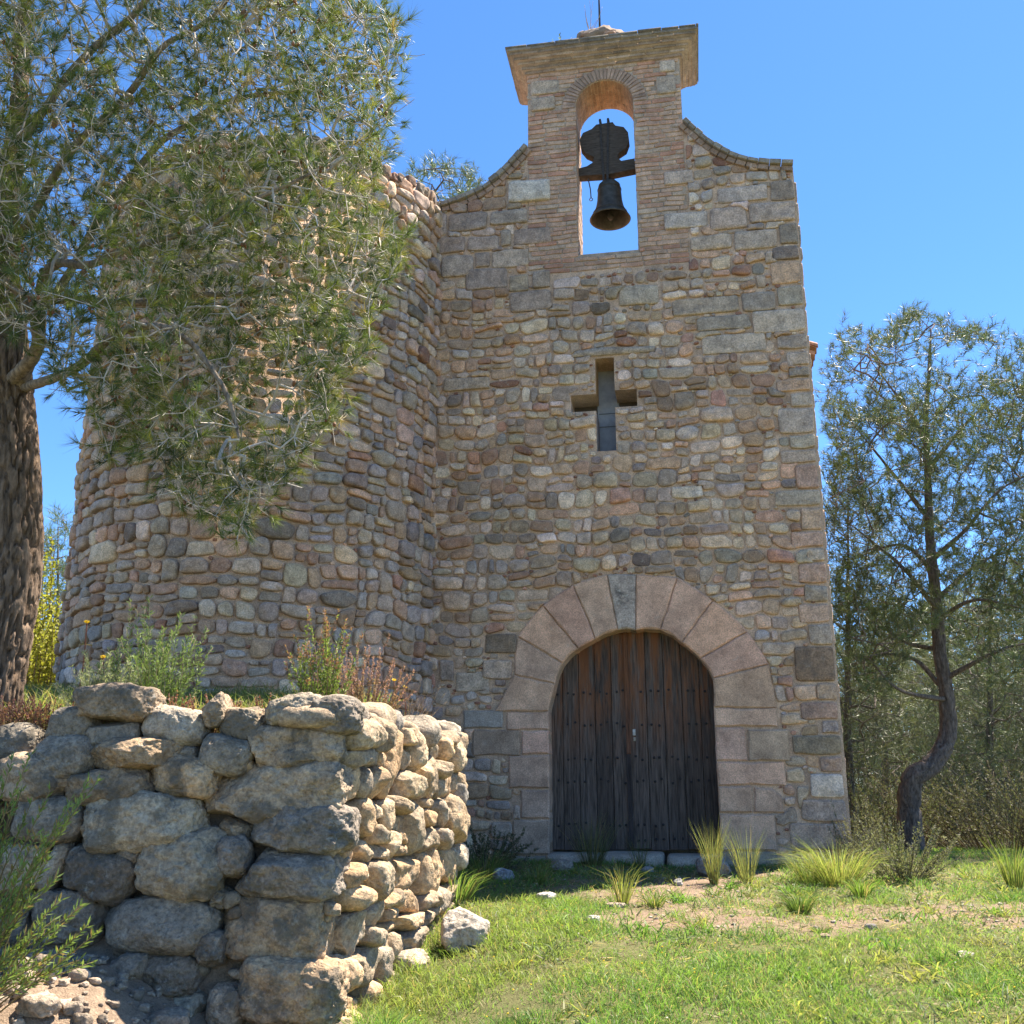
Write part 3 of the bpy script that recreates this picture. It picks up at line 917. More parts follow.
    while v < gtop-.02:
        u = G0-rng.uniform(0, .2)
        while u < G1:
            w = rng.uniform(.16, .34)
            a, b = max(u+.006, G0), min(u+w-.006, G1)
            u += w
            c_ = np.array([(a+b)/2, v+ch/2])
            if b-a < .04: continue
            if v+ch/2 < spring and v+ch > sill-.0:        # trim to the jambs
                if a < o0 < b: b = o0-.001
                elif a < o1 < b: a = o1+.001
                elif o0 <= a and b <= o1: continue
            if b-a < .03: continue
            c_ = np.array([(a+b)/2, v+ch/2])
            if v+ch/2 >= spring-.02:
                d0 = np.hypot(np.clip(oc, a, b)-oc, v+ch/2-spring)
                if d0 < arch_ring:
                    if c_[0] < oc: b = min(b, oc-math.sqrt(max(0, arch_ring**2-(v+ch/2-spring)**2)))
                    else: a = max(a, oc+math.sqrt(max(0, arch_ring**2-(v+ch/2-spring)**2)))
                    if b-a < .04: continue
            if any(inside_poly(g[0], np.array([[(a+b)/2, v+ch/2]]))[0] for g in gres): continue
            hh = ch*rng.uniform(.72, .86)
            o = superrect(a, b, v+.006, v+.006+hh, 9, 18, rng.normal(0, .006))
            o = warpf(o, .012, 21, 5)
            col = np.array([[.55, .34, .245], [.56, .375, .275], [.52, .285, .20], [.57, .39, .285], [.56, .42, .32]][rng.choice(5, p=[.22, .28, .14, .22, .14])])*rng.uniform(.85, 1.12)
            pillow(mb, o, rng.uniform(.005, .014), col, FW, rng, 1, .9, .3, -.02)
        v += ch; row += 1
    nb = 30
    for k in range(nb):
        t0, t1 = math.pi*(k+.08)/nb, math.pi*(k+.92)/nb
        rr = (orad+.004, orad+.175)
        pts = np.array([(oc+r*math.cos(t), spring+r*math.sin(t)) for r, t in ((rr[0], t0), (rr[1], t0), (rr[1], t1), (rr[0], t1))])
        pts = np.concatenate([np.linspace(pts[i_], pts[(i_+1) % 4], 5)[:-1] for i_ in range(4)])
        pillow(mb, pts, rng.uniform(.008, .016), np.array([.43, .30, .235])*rng.uniform(.8, 1.15), FW, rng, 1, .9, .1, -.02)
    # bricks lining the jambs and the soffit
    prof = [(o0, sill+(spring-sill)*t, 'l') for t in np.linspace(0, 1, 22)]
    for side_u, sg in ((o0, 1), (o1, -1)):
        vv = sill+.005
        while vv < spring:
            w_ = 0.01
            while w_ < T-.05:
                L_ = rng.uniform(.14, .3); L_ = min(L_, T-.01-w_)
                o = superrect(w_, w_+L_-.008, vv, vv+ch*.85, 9, 14)
                pillow(mb, o, rng.uniform(.004, .010), np.array([.46, .33, .25])*rng.uniform(.85, 1.15), (lambda a, b, w, su=side_u, s=sg: FW(su+s*w, b, -a)), rng, 1, .9, .1, -.01)
                w_ += L_
            vv += ch
    for k in range(26):
        w_ = 0.01
        while w_ < T-.05:
            L_ = min(rng.uniform(.16, .32), T-.01-w_)
            o = superrect(w_, w_+L_-.006, math.pi*(k+.06)/26*orad, math.pi*(k+.94)/26*orad, 9, 14)
            pillow(mb, o, rng.uniform(.003, .008), np.array([.46, .30, .21])*rng.uniform(.85, 1.15), lambda a, b, w: FW(oc+(orad-w)*np.cos(b/orad), spring+(orad-w)*np.sin(b/orad), -a), rng, 1, .9, .1, -.01)
            w_ += L_
    mb.build('bell_gable', [M_MORTAR, M_BRICK, M_ASHLAR], root)

    # cornice: courses stepping out on all four sides
    mb = MB()
    top = float(fu(600, 40, .2)[1])
    c_bot = gtop-.05
    steps = [(.035, .0, .07, (.40, .29, .22)), (.075, .07, .14, (.42, .32, .25)), (.12, .14, .20, (.36, .28, .22)), (.17, .20, .27, (.40, .30, .23)), (.22, .27, .33, (.33, .26, .21)), (.25, .33, .40, (.27, .23, .19))]
    hh = (top-c_bot)/.40
    for ov, a, b, col in steps:
        nseg = 12
        for (pa, pb, kind) in (('f', 0, 0),):
            u0, u1 = G0-ov, G1+ov
            v0, v1 = c_bot+a*hh+.001, c_bot+b*hh-.001
            # front face segmented in bricks with slight unevenness
            fbox(mb, u0+.004, u1-.004, v0, v1, -T-ov, ov-.012, col, 0)
            u = u0
            while u < u1-.01:
                L_ = min(rng.uniform(.18, .36), u1-u)
                if u1-u-L_ < .08: L_ = u1-u
                pillow(mb, superrect(u+.003, u+L_-.003, v0+.002, v1-.002, 9, 16), rng.uniform(.006, .016), np.array(col)*rng.uniform(.6, 1.2), lambda p, q_, w, ov=ov: FW(p, q_, w+ov-.012), rng, 0, .9, .2, -.01)
                u += L_
            for sd, su in ((1, u1), (-1, u0)):
                w_ = -T-ov
                while w_ < ov-.02:
                    L_ = min(rng.uniform(.18, .36), ov-.01-w_)
                    pillow(mb, superrect(w_+.003, w_+L_-.003, v0+.002, v1-.002, 9, 16), rng.uniform(.004, .014), np.array(col)*rng.uniform(.8, 1.2), lambda p, q_, w, su=su, sd=sd: FW(su+sd*(w-.004), q_, p), rng, 0, .9, .2, -.01)
                    w_ += L_
    # thin slabs capping it, with ragged edge
    u = G0-.27
    while u < G1+.26:
        L_ = rng.uniform(.22, .4); L_ = min(L_, G1+.27-u)
        fbox(mb, u+.002, u+L_-.004, top+.001, top+.022+rng.uniform(0, .012), -T-.26, .25+rng.uniform(0, .03), np.array((.20, .18, .155))*rng.uniform(.8, 1.2), 0)
        u += L_
    mb.build('cornice', M_BRICK, root)
    # low cap of tiles above the cornice
    mb = MB()
    uc = float(fu(600, 36, -.3)[0])
    rock(mb, FW(uc, top+.1, -.28), (FE, FN, ZZ), (.52, .38, .34), 2.2, 1.3, (.33, .23, .16), rng, 4, 3)
    for q_ in range(26):
        t_ = rng.uniform(0, 6.28); r_ = rng.uniform(.25, .5)
        c_ = FW(uc+r_*math.cos(t_), top+.06+.42*(1-r_/.56)**.7*rng.uniform(.8, 1), -.28+r_*.75*math.sin(t_))
        rock(mb, c_, rotaxes((FE, FN, ZZ), rng.uniform(0, 3)), (.10, .08, .03), 5, .6, np.array((.44, .27, .19))*rng.uniform(.7, 1.2), rng, 2, 2)
    mb.build('cap', M_BRICK, root)
    mb = MB()
    p0 = FW(uc, top+.6, -.3)
    tube(mb, [p0, p0+[0, 0, .5], p0+[0.004, 0, 1.25]], [.015, .013, .011], 8, (.05, .045, .045))
    pc = p0+[0, 0, .95]
    tube(mb, [pc-FE*.22, pc+FE*.22], [.011, .011], 8, (.05, .045, .045))
    mb.build('iron_cross', M_IRON, root)
    # copings along the swept shoulders
    for path, sg in ((cop_l, -1), (cop_r, 1)):
        P = smooth_path(np.array(path), 40)
        mb = MB()
        seg = 7
        for k in range(13):
            i0, i1 = k*3, min(39, k*3+3)
            a, b = P[i0], P[i1]
            d = (b-a)/np.linalg.norm(b-a); nrm = np.array([-d[1], d[0]])
            th = .05+rng.uniform(-.006, .012); dv = rng.uniform(-.004, .008)
            g = d*.004
            poly = np.array([a+g-nrm*.005, b-g-nrm*.005, b-g+nrm*(th+dv), a+g+nrm*(th+dv)])
            prism(mb, poly, -T-.06, .09+rng.uniform(-.015, .02), np.array((.31, .27, .225))*rng.uniform(.75, 1.2), 0, .008)
            # underlying brick course
            poly = np.array([a+g-nrm*.075, b-g-nrm*.075, b-g-nrm*.008, a+g-nrm*.008])
            prism(mb, poly, -T-.02, .05+rng.uniform(-.008, .01), np.array((.36, .25, .19))*rng.uniform(.8, 1.2), 0, .006)
        mb.build('coping', M_BRICK, root, smooth=False)

    # nave behind the facade
    mb = MB()
    NV = float(fu(808, 356, -1.0)[1])
    nu0, nu1 = U0+.1, UR-.03
    L = 7.5
    slab(mb, [(nu0, VB), (nu1, VB), (nu1, NV-.1), ((nu0+nu1)/2, NV+1.0), (nu0, NV-.1)], [], -L, -T-.004, (.36, .30, .24), 0)
    def npk(a, b, w): return FW(nu1+w, b, -a)
    cells = pack(T, L, VB, NV-.12, rng, (.18, .42), (.11, .22))
    rubble(mb, cells, npk, rng, [], lambda p: T < p[0] < L and p[1] < NV-.16, colf, 1, chips=False)
    mb.build('nave', [M_MORTAR, M_COBBLE], root)
    mb = MB()
    for sg, ue in ((1, nu1), (-1, nu0)):
        um = (nu0+nu1)/2
        def rf(t, w, lift, sg=sg, ue=ue, um=um):
            ee = ue+sg*.2
            return FW(um+(ee-um)*t, NV+1.13+(-.1-1.10)*t+lift, w)
        nt_ = 34
        add_box(mb, lambda a, b, d: rf(a*1.0, -T-.05-(L-T)*b, -.07+.05*d), (.33, .2, .14), 0)
        for k in range(nt_):
            w0 = -T-.1-(L-T-.1)*k/nt_
            th = np.linspace(0, math.pi, 7)
            hw_ = (L-T)/nt_*.48
            for row in range(9):
                ta, tb = row/9, (row+1)/9+.015
                c = np.array([(.40, .22, .14), (.44, .27, .18), (.36, .2, .13), (.42, .30, .21)][int(rng.integers(4))])*rng.uniform(.8, 1.15)
                va = np.array([rf(ta, w0+hw_*.85*math.cos(x), .035+.07*math.sin(x)) for x in th]); vb_ = np.array([rf(tb, w0+hw_*math.cos(x), .045+.085*math.sin(x)-.0) for x in th])
                va2 = np.array([rf(ta, w0+hw_*.7*math.cos(x), .02+.055*math.sin(x)) for x in th]); vb2 = np.array([rf(tb, w0+hw_*.84*math.cos(x), .03+.068*math.sin(x)) for x in th])
                V = np.concatenate([va, vb_, va2, vb2]); i_ = np.arange(6)
                F = np.concatenate([np.stack([i_, i_+1, i_+8, i_+7], 1), np.stack([i_+14, i_+21, i_+22, i_+15], 1), np.stack([i_+7, i_+8, i_+22, i_+21], 1), np.stack([i_, i_+14, i_+15, i_+1], 1)])
                mb.add(V, F, c, 0)
        # corbelled tile courses under the eave
        for q_, ex in ((0, .13), (1, .07)):
            ee = ue+sg*ex
            fbox(mb, min(ue-sg*.1, ee), max(ue-sg*.1, ee), NV-.12-.11*q_, NV-.07-.11*q_, -L, -T-.05, (.42, .24, .16), 0)
    mb.build('roof', M_TILE, root, smooth=False)
    return dict(sill=sill, oc=oc, o0=o0, o1=o1, UR=UR, U0=U0, top=top, uc=uc)
CH = build_chapel()

# ------------------------------------------------------------------ bell
def build_bell():
    W0 = -.31
    Z = lambda x, y: np.array(fu(480+x*240/983, 20+y*250/1024, W0))
    rng = np.random.default_rng(5)
    prof = [(405, 652), (402, 622), (440, 612), (462, 598), (470, 575), (436, 560), (415, 535), (410, 505), (424, 476), (460, 460), (478, 442), (545, 432), (556, 446), (590, 452), (608, 474), (612, 505), (600, 538), (570, 558), (563, 575), (580, 590), (634, 580), (638, 622), (530, 644)]
    P = np.array([Z(*p) for p in prof])
    bc = Z(530, 700)
    mouth = Z(530, 818); topv = Z(527, 676)
    root = thing('church_bell', 'old dark bronze bell under a lobed wooden headstock in the gable opening', 'bell', tuple(FW(bc[0], mouth[1], W0)))
    mb = MB(); slab(mb, P, [], W0-.065, W0+.075, (.075, .06, .05), 0)
    # axle ends into the jambs
    axv = (Z(405, 645)[1]+Z(638, 605)[1])/2
    tube(mb, [FW(CH['o0']-.03, axv, W0), FW(CH['o1']+.03, axv, W0)], [.03, .03], 10, (.05, .045, .04))
    mb.build('headstock', M_YOKE, root, smooth=False)
    mb = MB()
    for du in (-.055, .055):
        a = Z(505, 428); b = Z(522, 672)
        uu = (a[0]+b[0])/2+du
        for w_ in (W0+.083, W0-.073):
            add_box(mb, lambda i, j, k: FW(uu-.014+.028*i+(.03 if j == 0 else 0)*(-1 if du > 0 else 1), (b[1]-.03, a[1]+.03)[j], w_-.006+.012*k), (.045, .04, .038))
        tube(mb, [FW(uu, a[1]+.01, W0-.075), FW(uu, a[1]+.03, W0), FW(uu, a[1]+.01, W0+.085)], .018, 8, (.045, .04, .038))
    mb.build('iron_strap', M_IRON, root, smooth=False)
    # bell body by lathe
    R_ = (Z(617, 818)[0]-Z(443, 818)[0])/2*.97
    H = topv[1]-mouth[1]+.03
    pr = [(.0, 1.0), (.25, .995), (.44, .97), (.53, .92), (.56, .85), (.58, .70), (.61, .50), (.68, .32), (.80, .17), (.93, .06), (1.0, .0), (.97, -.015), (.90, .03), (.78, .13), (.64, .30), (.56, .5), (.5, .7), (.46, .85), (.3, .93), (0, .94)]
    n = 40; th = np.arange(n)/n*2*math.pi
    bu, bv = bc[0], mouth[1]
    rings = [FW(bu+R_*r*np.cos(th), bv+H*z+0*th, W0+R_*r*np.sin(th)) for r, z in pr]
    V = np.concatenate(rings); i = np.arange(n); j = (i+1) % n
    F = np.concatenate([np.stack([a*n+i, a*n+j, (a+1)*n+j, (a+1)*n+i], 1) for a in range(len(pr)-1)])
    mb = MB(); mb.add(V, F, (.085, .075, .06))
    for z, r in ((.80, .572), (.15, .83)):
        ring = [FW(bu+R_*r*math.cos(t), bv+H*z, W0+R_*r*math.sin(t)) for t in np.linspace(0, 2*math.pi, 41)]
        tube(mb, ring, .006, 6, (.08, .07, .055), cap=False)
    for du in (-.05, .05):
        tube(mb, [FW(bu+du, bv+H*.97, W0), FW(bu+du*1.2, bv+H*1.06, W0), FW(bu, bv+H*1.1, W0)], .022, 8, (.06, .05, .045))
    mb.build('bell_body', M_BRONZE, root)
    mb = MB()
    tube(mb, [FW(bu, bv+H*.9, W0), FW(bu+.005, bv+.12, W0), FW(bu+.005, bv+.04, W0), FW(bu+.005, bv-.0, W0)], [.014, .018, .045, .025], 10, (.06, .05, .045))
    mb.build('clapper', M_IRON, root)
    mb = MB()
    a, b = Z(445, 662), Z(457, 745)
    tube(mb, [FW(a[0], a[1], W0+.06), FW((a[0]+b[0])/2+.01, (a[1]+b[1])/2, W0+.06), FW(b[0], b[1]+.02, W0+.06)], .008, 6, (.10, .085, .07))
    ring = [FW(b[0]+.02*math.cos(t), b[1]-.0+.022*math.sin(t), W0+.06) for t in np.linspace(0, 2*math.pi, 17)]
    tube(mb, ring, .006, 6, (.12, .1, .08), cap=False)
    mb.build('pull_chain', M_IRON, root)
build_bell()

# ------------------------------------------------------------------ round tower
def build_tower():
    rng = np.random.default_rng(23)
    C = np.array([-3.14, 12.62]); Rr = 2.2
    ztop0 = EYE+7.45
    root = thing('round_tower', 'round cobblestone tower joined to the left side of the chapel', 'tower', (C[0], C[1], EYE+.6))
    def MAP(u, v, w):
        u, v, w = np.broadcast_arrays(np.asarray(u, float), np.asarray(v, float), np.asarray(w, float))
        th = u/Rr
        return np.stack([C[0]+(Rr+w)*np.sin(th), C[1]-(Rr+w)*np.cos(th), v], -1)
    def top(u):
        return ztop0+.18*sstep(1.6, 2.9, u)+.07*vnoise(np.stack([np.asarray(u)*2.2, np.asarray(u)*0], -1), 8)+.03*vnoise(np.stack([np.asarray(u)*7.2, np.asarray(u)*0], -1), 9)
    VB = -.2
    n = 120; us = np.linspace(-math.pi*Rr, math.pi*Rr, n, endpoint=False)
    tp = top(us)
    V = np.concatenate([MAP(us, np.full(n, VB), 0), MAP(us, tp, 0), MAP(us, tp, -.5), MAP(us, np.full(n, VB), -.5)])
    i = np.arange(n); j = (i+1) % n
    F = np.concatenate([np.stack([a*n+i, a*n+j, (a+1)*n+j, (a+1)*n+i], 1) for a in range(3)])
    mb = MB(); mb.add(V, F, (.58, .42, .31), 0)
    def colf(p, rng, sz):
        t = float(vnoise(np.array([[p[0]*.7, p[1]*.6]]), 177)[0])
        w = np.array([3.0, 2.4, 1.6, 2.2, 3.0, 1.8, .8, .9, 1.0, 1.3])
        w[[0, 1, 2]] *= 1.5
        if p[1] < EYE+2.2: w[[0, 1, 2]] *= 1.5
        if t > 0: w[[4, 5, 9]] *= 1+2*t
        return pal_color(rng, w)*rng.uniform(.78, 1.15)
    u0, u1 = -3.9, 3.4
    cells = pack(u0, u1, VB, ztop0+.3, rng, (.14, .34), (.105, .20), strip=(.3, .5))
    rubble(mb, cells, MAP, rng, [], lambda p: u0 < p[0] < u1 and p[1] < top(p[0])-.06, colf, 1, (.006, .03), .042, (.03, .08), (2.2, 4.0), True, (u0, u1, VB, ztop0), chip_n=26000, maxr=.055, rnd=.8, lob=.85)
    # loose stones along the broken top
    for k in range(46):
        u = u0+(u1-u0)*(k+.5)/46; w_ = rng.uniform(.10, .17); u += rng.uniform(-.06, .06)
        t = top(u)
        pillow(mb, superrect(u-w_*.5, u+w_*.5, t-.1, t+rng.uniform(.02, .09), 3.5, 18, rng.normal(0, .1)), .07, colf(np.array([u, t]), rng, .1)*.5, lambda a, b, w: MAP(a, b, w-.04), rng, 1)
        pillow(mb, superrect(u-w_*.55, u+w_*.55, .05, .42, 4, 18, rng.normal(0, .1)), .08, colf(np.array([u, t]), rng, .1)*.5, (lambda a, b, w, t=t: MAP(a, t+w-.06, -b)), rng, 1)
    wall = mb.build('tower_wall', [M_MORTAR, M_COBBLE], root)
    # flat top inside the parapet
    mb = MB()
    zc = ztop0-.5
    V = np.concatenate([MAP(us, np.full(n, zc), -.45), np.array([[C[0], C[1], zc+.3]])])
    mb.add(V, np.stack([i, j, np.full(n, n)], 1), (.30, .2, .15))
    mb.build('roof', M_TILE, root)
build_tower()

# ------------------------------------------------------------------ dry stone wall
def build_dry_wall():
    rng = np.random.default_rng(8)
    root = thing('dry_stone_wall', 'dry stone retaining wall of big rough boulders with a lit corner in the foreground', 'stone wall', (WALL_A[0], WALL_A[1]+.3, EYE-1.25))
    Y0 = WALL_A[1]
    z = lambda x, y: (x*.46875, 640+y*.46875)
    front = [(258, 138, 162, 80, 0, 3), (160, 182, 104, 74, 0, 0), (250, 204, 108, 60, 4, 0), (381, 184, 138, 76, -8, 0), (466, 152, 52, 70, 0, 3), (526, 180, 96, 86, 5, 3), (628, 154, 120, 66, 12, 1), (706, 164, 138, 78, 0, 2),
             (145, 252, 130, 96, 0, 0), (300, 246, 190, 72, 3, 4), (410, 242, 46, 34, 0, 0), (485, 246, 108, 80, -14, 0), (640, 228, 205, 90, 2, 3), (40, 226, 100, 92, 0, 0),
             (75, 297, 175, 96, -4, 3), (250, 314, 175, 80, 0, 3), (403, 293, 138, 80, -5, 4), (600, 323, 292, 116, 4, 3), (318, 383, 254, 130, 5, 1), (118, 380, 150, 98, -5, 0), (510, 410, 86, 56, -10, 4), (650, 403, 206, 104, 0, 2),
             (408, 478, 216, 142, 0, 1), (222, 500, 146, 112, -10, 2), (130, 478, 40, 112, -24, 0), (50, 490, 130, 106, 0, 1), (289, 452, 62, 50, 0, 0), (618, 500, 218, 102, -2, 2), (353, 606, 232, 120, 0, 0), (602, 616, 268, 140, 0, 4),
             (160, 585, 160, 120, -6, 2), (360, 706, 168, 86, -6, 2), (228, 682, 110, 56, 0, 2), (626, 746, 222, 134, -4, 4), (488, 778, 78, 86, 0, 5), (248, 772, 104, 76, 10, 1), (400, 790, 96, 78, 0, 1), (20, 600, 90, 90, 0, 2),
             (40, 690, 110, 90, 0, 2), (130, 700, 90, 60, 0, 2), (60, 785, 130, 66, 0, 5), (165, 805, 110, 56, 0, 5), (330, 830, 80, 60, 0, 1), (-60, 260, 120, 110, 0, 0), (-70, 370, 140, 100, 0, 2), (-60, 480, 110, 110, 0, 0), (-60, 600, 120, 110, 0, 2), (-50, 720, 130, 100, 0, 1),
             (502, 462, 76, 84, 0, 2), (470, 545, 64, 44, 0, 1), (455, 655, 60, 70, 0, 2), (640, 868, 240, 120, 0, 4), (430, 880, 180, 100, 0, 3), (250, 880, 170, 100, 0, 2), (80, 880, 170, 100, 0, 5)]
    pal = [(.36, .335, .29), (.46, .42, .34), (.27, .245, .215), (.42, .35, .265), (.50, .39, .27), (.50, .41, .32)]
    X, Y, Zv = np.array([1., 0, 0]), np.array([0, 1., 0]), ZZ
    for k, (cx, cy, w, h, rot, kind) in enumerate(front):
        px, py = z(cx, cy)
        corner = cx+w/2 > 700
        D = Y0+.14+rng.uniform(-.03, .05) + (.05 if h < 60 else 0)
        P = at_depth(px, py, D)
        sc = D/math.cos(PITCH)*math.cos(math.atan2(abs(py-512), FPX))/FPX*.46875*1.0
        sc = np.linalg.norm(at_depth(px+1, py, D)-at_depth(px, py, D))*.46875
        hw, hh = w*sc/2*1.03, h*sc/2*1.05
        depth = max(.14, min(.24, hw*.9)) if not corner else .26
        if corner: P = P+np.array([0, .10, 0])
        ax = rotaxes((X, Zv, Y), R(rot))
        mb = MB()
        rock(mb, P, ax, (hw, hh, depth), rng.uniform(2.6, 3.4) if not corner else rng.uniform(3.6, 5.0), (.95 if kind else .55), np.array(pal[kind])*np.array([1.10, 1.0, .92])*rng.uniform(.7, 1.15), rng, 5, (3 if kind else 1) if not corner else 3)
        mb.build('stone', M_ROCK, root)
    # right face: smaller, rubbly stones
    Lw = np.linalg.norm(WALL_B-WALL_A)
    d3 = np.array([WD[0], WD[1], 0]); n3 = np.array([WNR[0], WNR[1], 0])
    A3 = np.array([WALL_A[0], WALL_A[1], 0])
    cells = []
    rs = np.random.default_rng(31)
    zt = EYE+.45
    def cut(a, b, c, d):
        w, h = b-a, d-c
        tw, th = rs.uniform(.13, .44), rs.uniform(.09, .34)
        if h > th*1.5 and (w < tw*1.7 or rs.random() < .6):
            t = c+h*rs.uniform(.35, .65); cut(a, b, c, t); cut(a, b, t, d)
        elif w > tw*1.5:
            t = a+w*rs.uniform(.35, .65); cut(a, t, c, d); cut(t, b, c, d)
        else: cells.append((a, b, c, d))
    zb = EYE-1.45
    v = zb
    while v < zt-.05:
        h = min(rs.uniform(.35, .6), zt-v); u = .18+rs.uniform(0, .08)
        while u < Lw-.05:
            w = min(rs.uniform(.4, .8), Lw-u); cut(u, u+w, v, v+h); u += w
        v += h
    rp = np.array([(.48, .38, .275), (.45, .33, .22), (.42, .36, .285), (.38, .32, .25), (.50, .42, .32), (.52, .395, .27), (.35, .31, .265)])
    small = MB(); nbig = 0
    cells.sort(key=lambda c: -(c[1]-c[0])*(c[3]-c[2]))
    for a, b, c, d in cells:
        if d < ground_z(A3[0]+d3[0]*a+.2, A3[1]+d3[1]*a)-.05: continue
        cen = A3+d3*((a+b)/2)+ZZ*(c+d)/2+n3*rs.uniform(-.14, -.05)
        col = rp[rs.integers(len(rp))]*rs.uniform(.85, 1.1)
        args = (cen, rotaxes((d3, ZZ, n3), rs.normal(0, .2)), ((b-a)/2*1.08, (d-c)/2*1.08, rs.uniform(.13, .22)), rs.uniform(2.6, 4.5), .75, col*np.array([1.08, .98, .85]), rs)
        if nbig < 34:
            mb = MB(); rock(mb, *args, sub=4, cuts=6); mb.build('stone', M_RUBBLE, root); nbig += 1
        else:
            rock(small, *args, sub=3, cuts=5)
    # the front face going on to the left, past the picture's edge
    zz_ = EYE-1.05
    while zz_ < EYE+.40:
        h_ = rs.uniform(.2, .34); xx_ = -3.25+rs.uniform(-.1, .1)
        while xx_ > -6.6:
            w_ = rs.uniform(.32, .66)
            rock(small, np.array([xx_-w_/2, Y0+.16, min(zz_+h_/2, EYE+.42)]), rotaxes((X, Zv, Y), rs.normal(0, .06)), (w_*.53, h_*.54, .2), 2.9, .8, np.array([.42, .36, .30])*rs.uniform(.65, 1.2), rs, 3, 3)
            xx_ -= w_
        zz_ += h_
    # coping boulders along the right face's top and the rear end
    for k in range(11):
        t = .1+(Lw-.1)*k/10
        cen = A3+d3*t+ZZ*(zt-.0+rs.uniform(-.05, .04))+n3*rs.uniform(-.22, -.12)
        rock(small, cen, rotaxes((d3, ZZ, n3), rs.normal(0, .2)), (rs.uniform(.13, .2), rs.uniform(.07, .12), rs.uniform(.16, .24)), 2.8, .7, rp[rs.integers(len(rp))]*.85, rs, 3, 4)
    for k in range(26):
        row, i_ = k // 4, k % 4
        cen = A3+d3*(Lw-.06)+ZZ*(zb+.5+row*.24)-n3*(.1+.3*i_+rs.uniform(-.05, .05))
        rock(small, cen, (n3, ZZ, d3), (.17, .13, .12), 2.8, 1.1, rp[rs.integers(len(rp))], rs, 3, 4)
    # chinking stones wedged on both faces
    for k in range(150):
        if k < 60:
            t = rs.uniform(.1, Lw); zz_ = rs.uniform(zb+.3, zt); cen = A3+d3*t+ZZ*zz_+n3*rs.uniform(-.1, -.03); base = (d3, ZZ, n3)
        else:
            px, py = rs.uniform(0, 340), rs.uniform(730, 1020); cen = at_depth(px, py, Y0+.13); base = (X, Zv, Y)
        r_ = rs.uniform(.03, .075)
        rock(small, cen, rotaxes(base, rs.normal(0, .6)), (r_, r_*rs.uniform(.5, .9), r_), 2.8, 1.2, rp[rs.integers(len(rp))]*rs.uniform(.5, .95), rs, 2, 4)
    o = small.build('small_stones', M_RUBBLE, root); o['kind'] = 'stuff'
    # earth core behind the stones
    core = MB()
    a0 = A3+d3*.18-n3*.17; a1 = A3+d3*(Lw-.15)-n3*.17
    ptsf = [np.array([-7.0, Y0+.2]), np.array([a0[0], Y0+.2]), np.array(a1[:2]), np.array(a1[:2]-WNR*.9), np.array([a0[0]-.9, Y0+.75]), np.array([-7, Y0+.75])]
    P2 = np.array(ptsf)
    slab(core, P2, [], EYE-1.9, EYE+.26, (.17, .13, .095), 0, MAP=lambda u, v, w: np.stack([u, v, np.broadcast_to(np.asarray(w, float), np.shape(u))], -1))
    core.build('earth_core', M_GROUND, root, smooth=False)
build_dry_wall()

def foot_rubble():
    rng = np.random.default_rng(66)
    mb = MB()
    for k in range(620):
        x = rng.uniform(-3.6, -1.2); y = rng.uniform(4.9, 6.0)
        r = .012+.035*rng.random()**2.5 if k > 18 else rng.uniform(.06, .11)
        z = float(ground_z(x, y))
        rock(mb, np.array([x, y, z+r*.3]), rotaxes((np.array([1., 0, 0]), np.array([0, 1., 0]), ZZ), rng.uniform(0, 3)), (r, r*.8, r*rng.uniform(.5, .8)), 4, 1.5, np.array([.50, .40, .31])*rng.uniform(.45, 1.1), rng, 2 if k > 18 else 3, 6)
    o = mb.build('rubble', M_RUBBLE); setp(o, 'crumbled rubble and earth heaped at the foot of the boulder wall', 'rubble', kind='stuff')
foot_rubble()

def loose_stone(px, py, wpx, hpx, label, col, seed, ex=2.8, depth=None, group='loose stones in the grass', sub=4, rough=1.1):
    """find where the pixel ray meets the ground and sit a rock there"""
    rng = np.random.default_rng(seed)
    v = ray(px, py+hpx*.4); t = 1.0
    for k in range(4000):
        P = CPOS+v*t
        if P[2] < ground_z(P[0], P[1]): break
        t += .01
    sc = P[1]/FPX
    w, h = wpx*sc/2, hpx*sc/2
    mb = MB()
    d = depth or w*.8
    cen = np.array([P[0], P[1]+d*.6, P[2]+h*.75])
    rock(mb, cen, rotaxes((np.array([1., 0, 0]), np.array([0, 1., 0]), ZZ), rng.uniform(-.4, .4)), (w, d, h), ex, rough, np.array(col), rng, sub, 4)
    o = mb.build('loose_stone', M_RUBBLE, None, loc=(cen[0], cen[1], cen[2]-h))
    setp(o, label, 'stone', group)
loose_stone(464, 934, 44, 40, 'large pale angular rock in the grass beside the dry stone wall', (.50, .44, .37), 1, 3.0)
loose_stone(400, 963, 50, 20, 'long flat stone lying at the foot of the dry stone wall', (.46, .38, .29), 2, 3.0)
loose_stone(547, 899, 20, 11, 'small white rounded stone in the grass left of the path', (.55, .52, .47), 3)
loose_stone(616, 906, 20, 6, 'thin flat reddish stone by the grass tuft before the door', (.45, .35, .27), 4)
loose_stone(593, 920, 15, 7, 'small grey stone in the grass nearest the two flat ones', (.45, .43, .40), 5)
loose_stone(503, 876, 20, 14, 'bluish grey stone in the shade left of the doorstep', (.30, .31, .33), 6)
loose_stone(648, 871, 12, 8, 'small grey stone lying just under the doorstep', (.33, .31, .29), 7)
loose_stone(679, 883, 9, 7, 'tiny grey stone at the shadow edge before the door', (.40, .38, .35), 8)
loose_stone(966, 956, 18, 7, 'pale flat stone in the lawn at the right', (.55, .50, .45), 9)
loose_stone(872, 928, 12, 7, 'dark little stone on the bare earth to the right', (.22, .2, .19), 10)
loose_stone(826, 937, 10, 5, 'tiny brown pebble on the bare earth patch', (.34, .26, .19), 11)
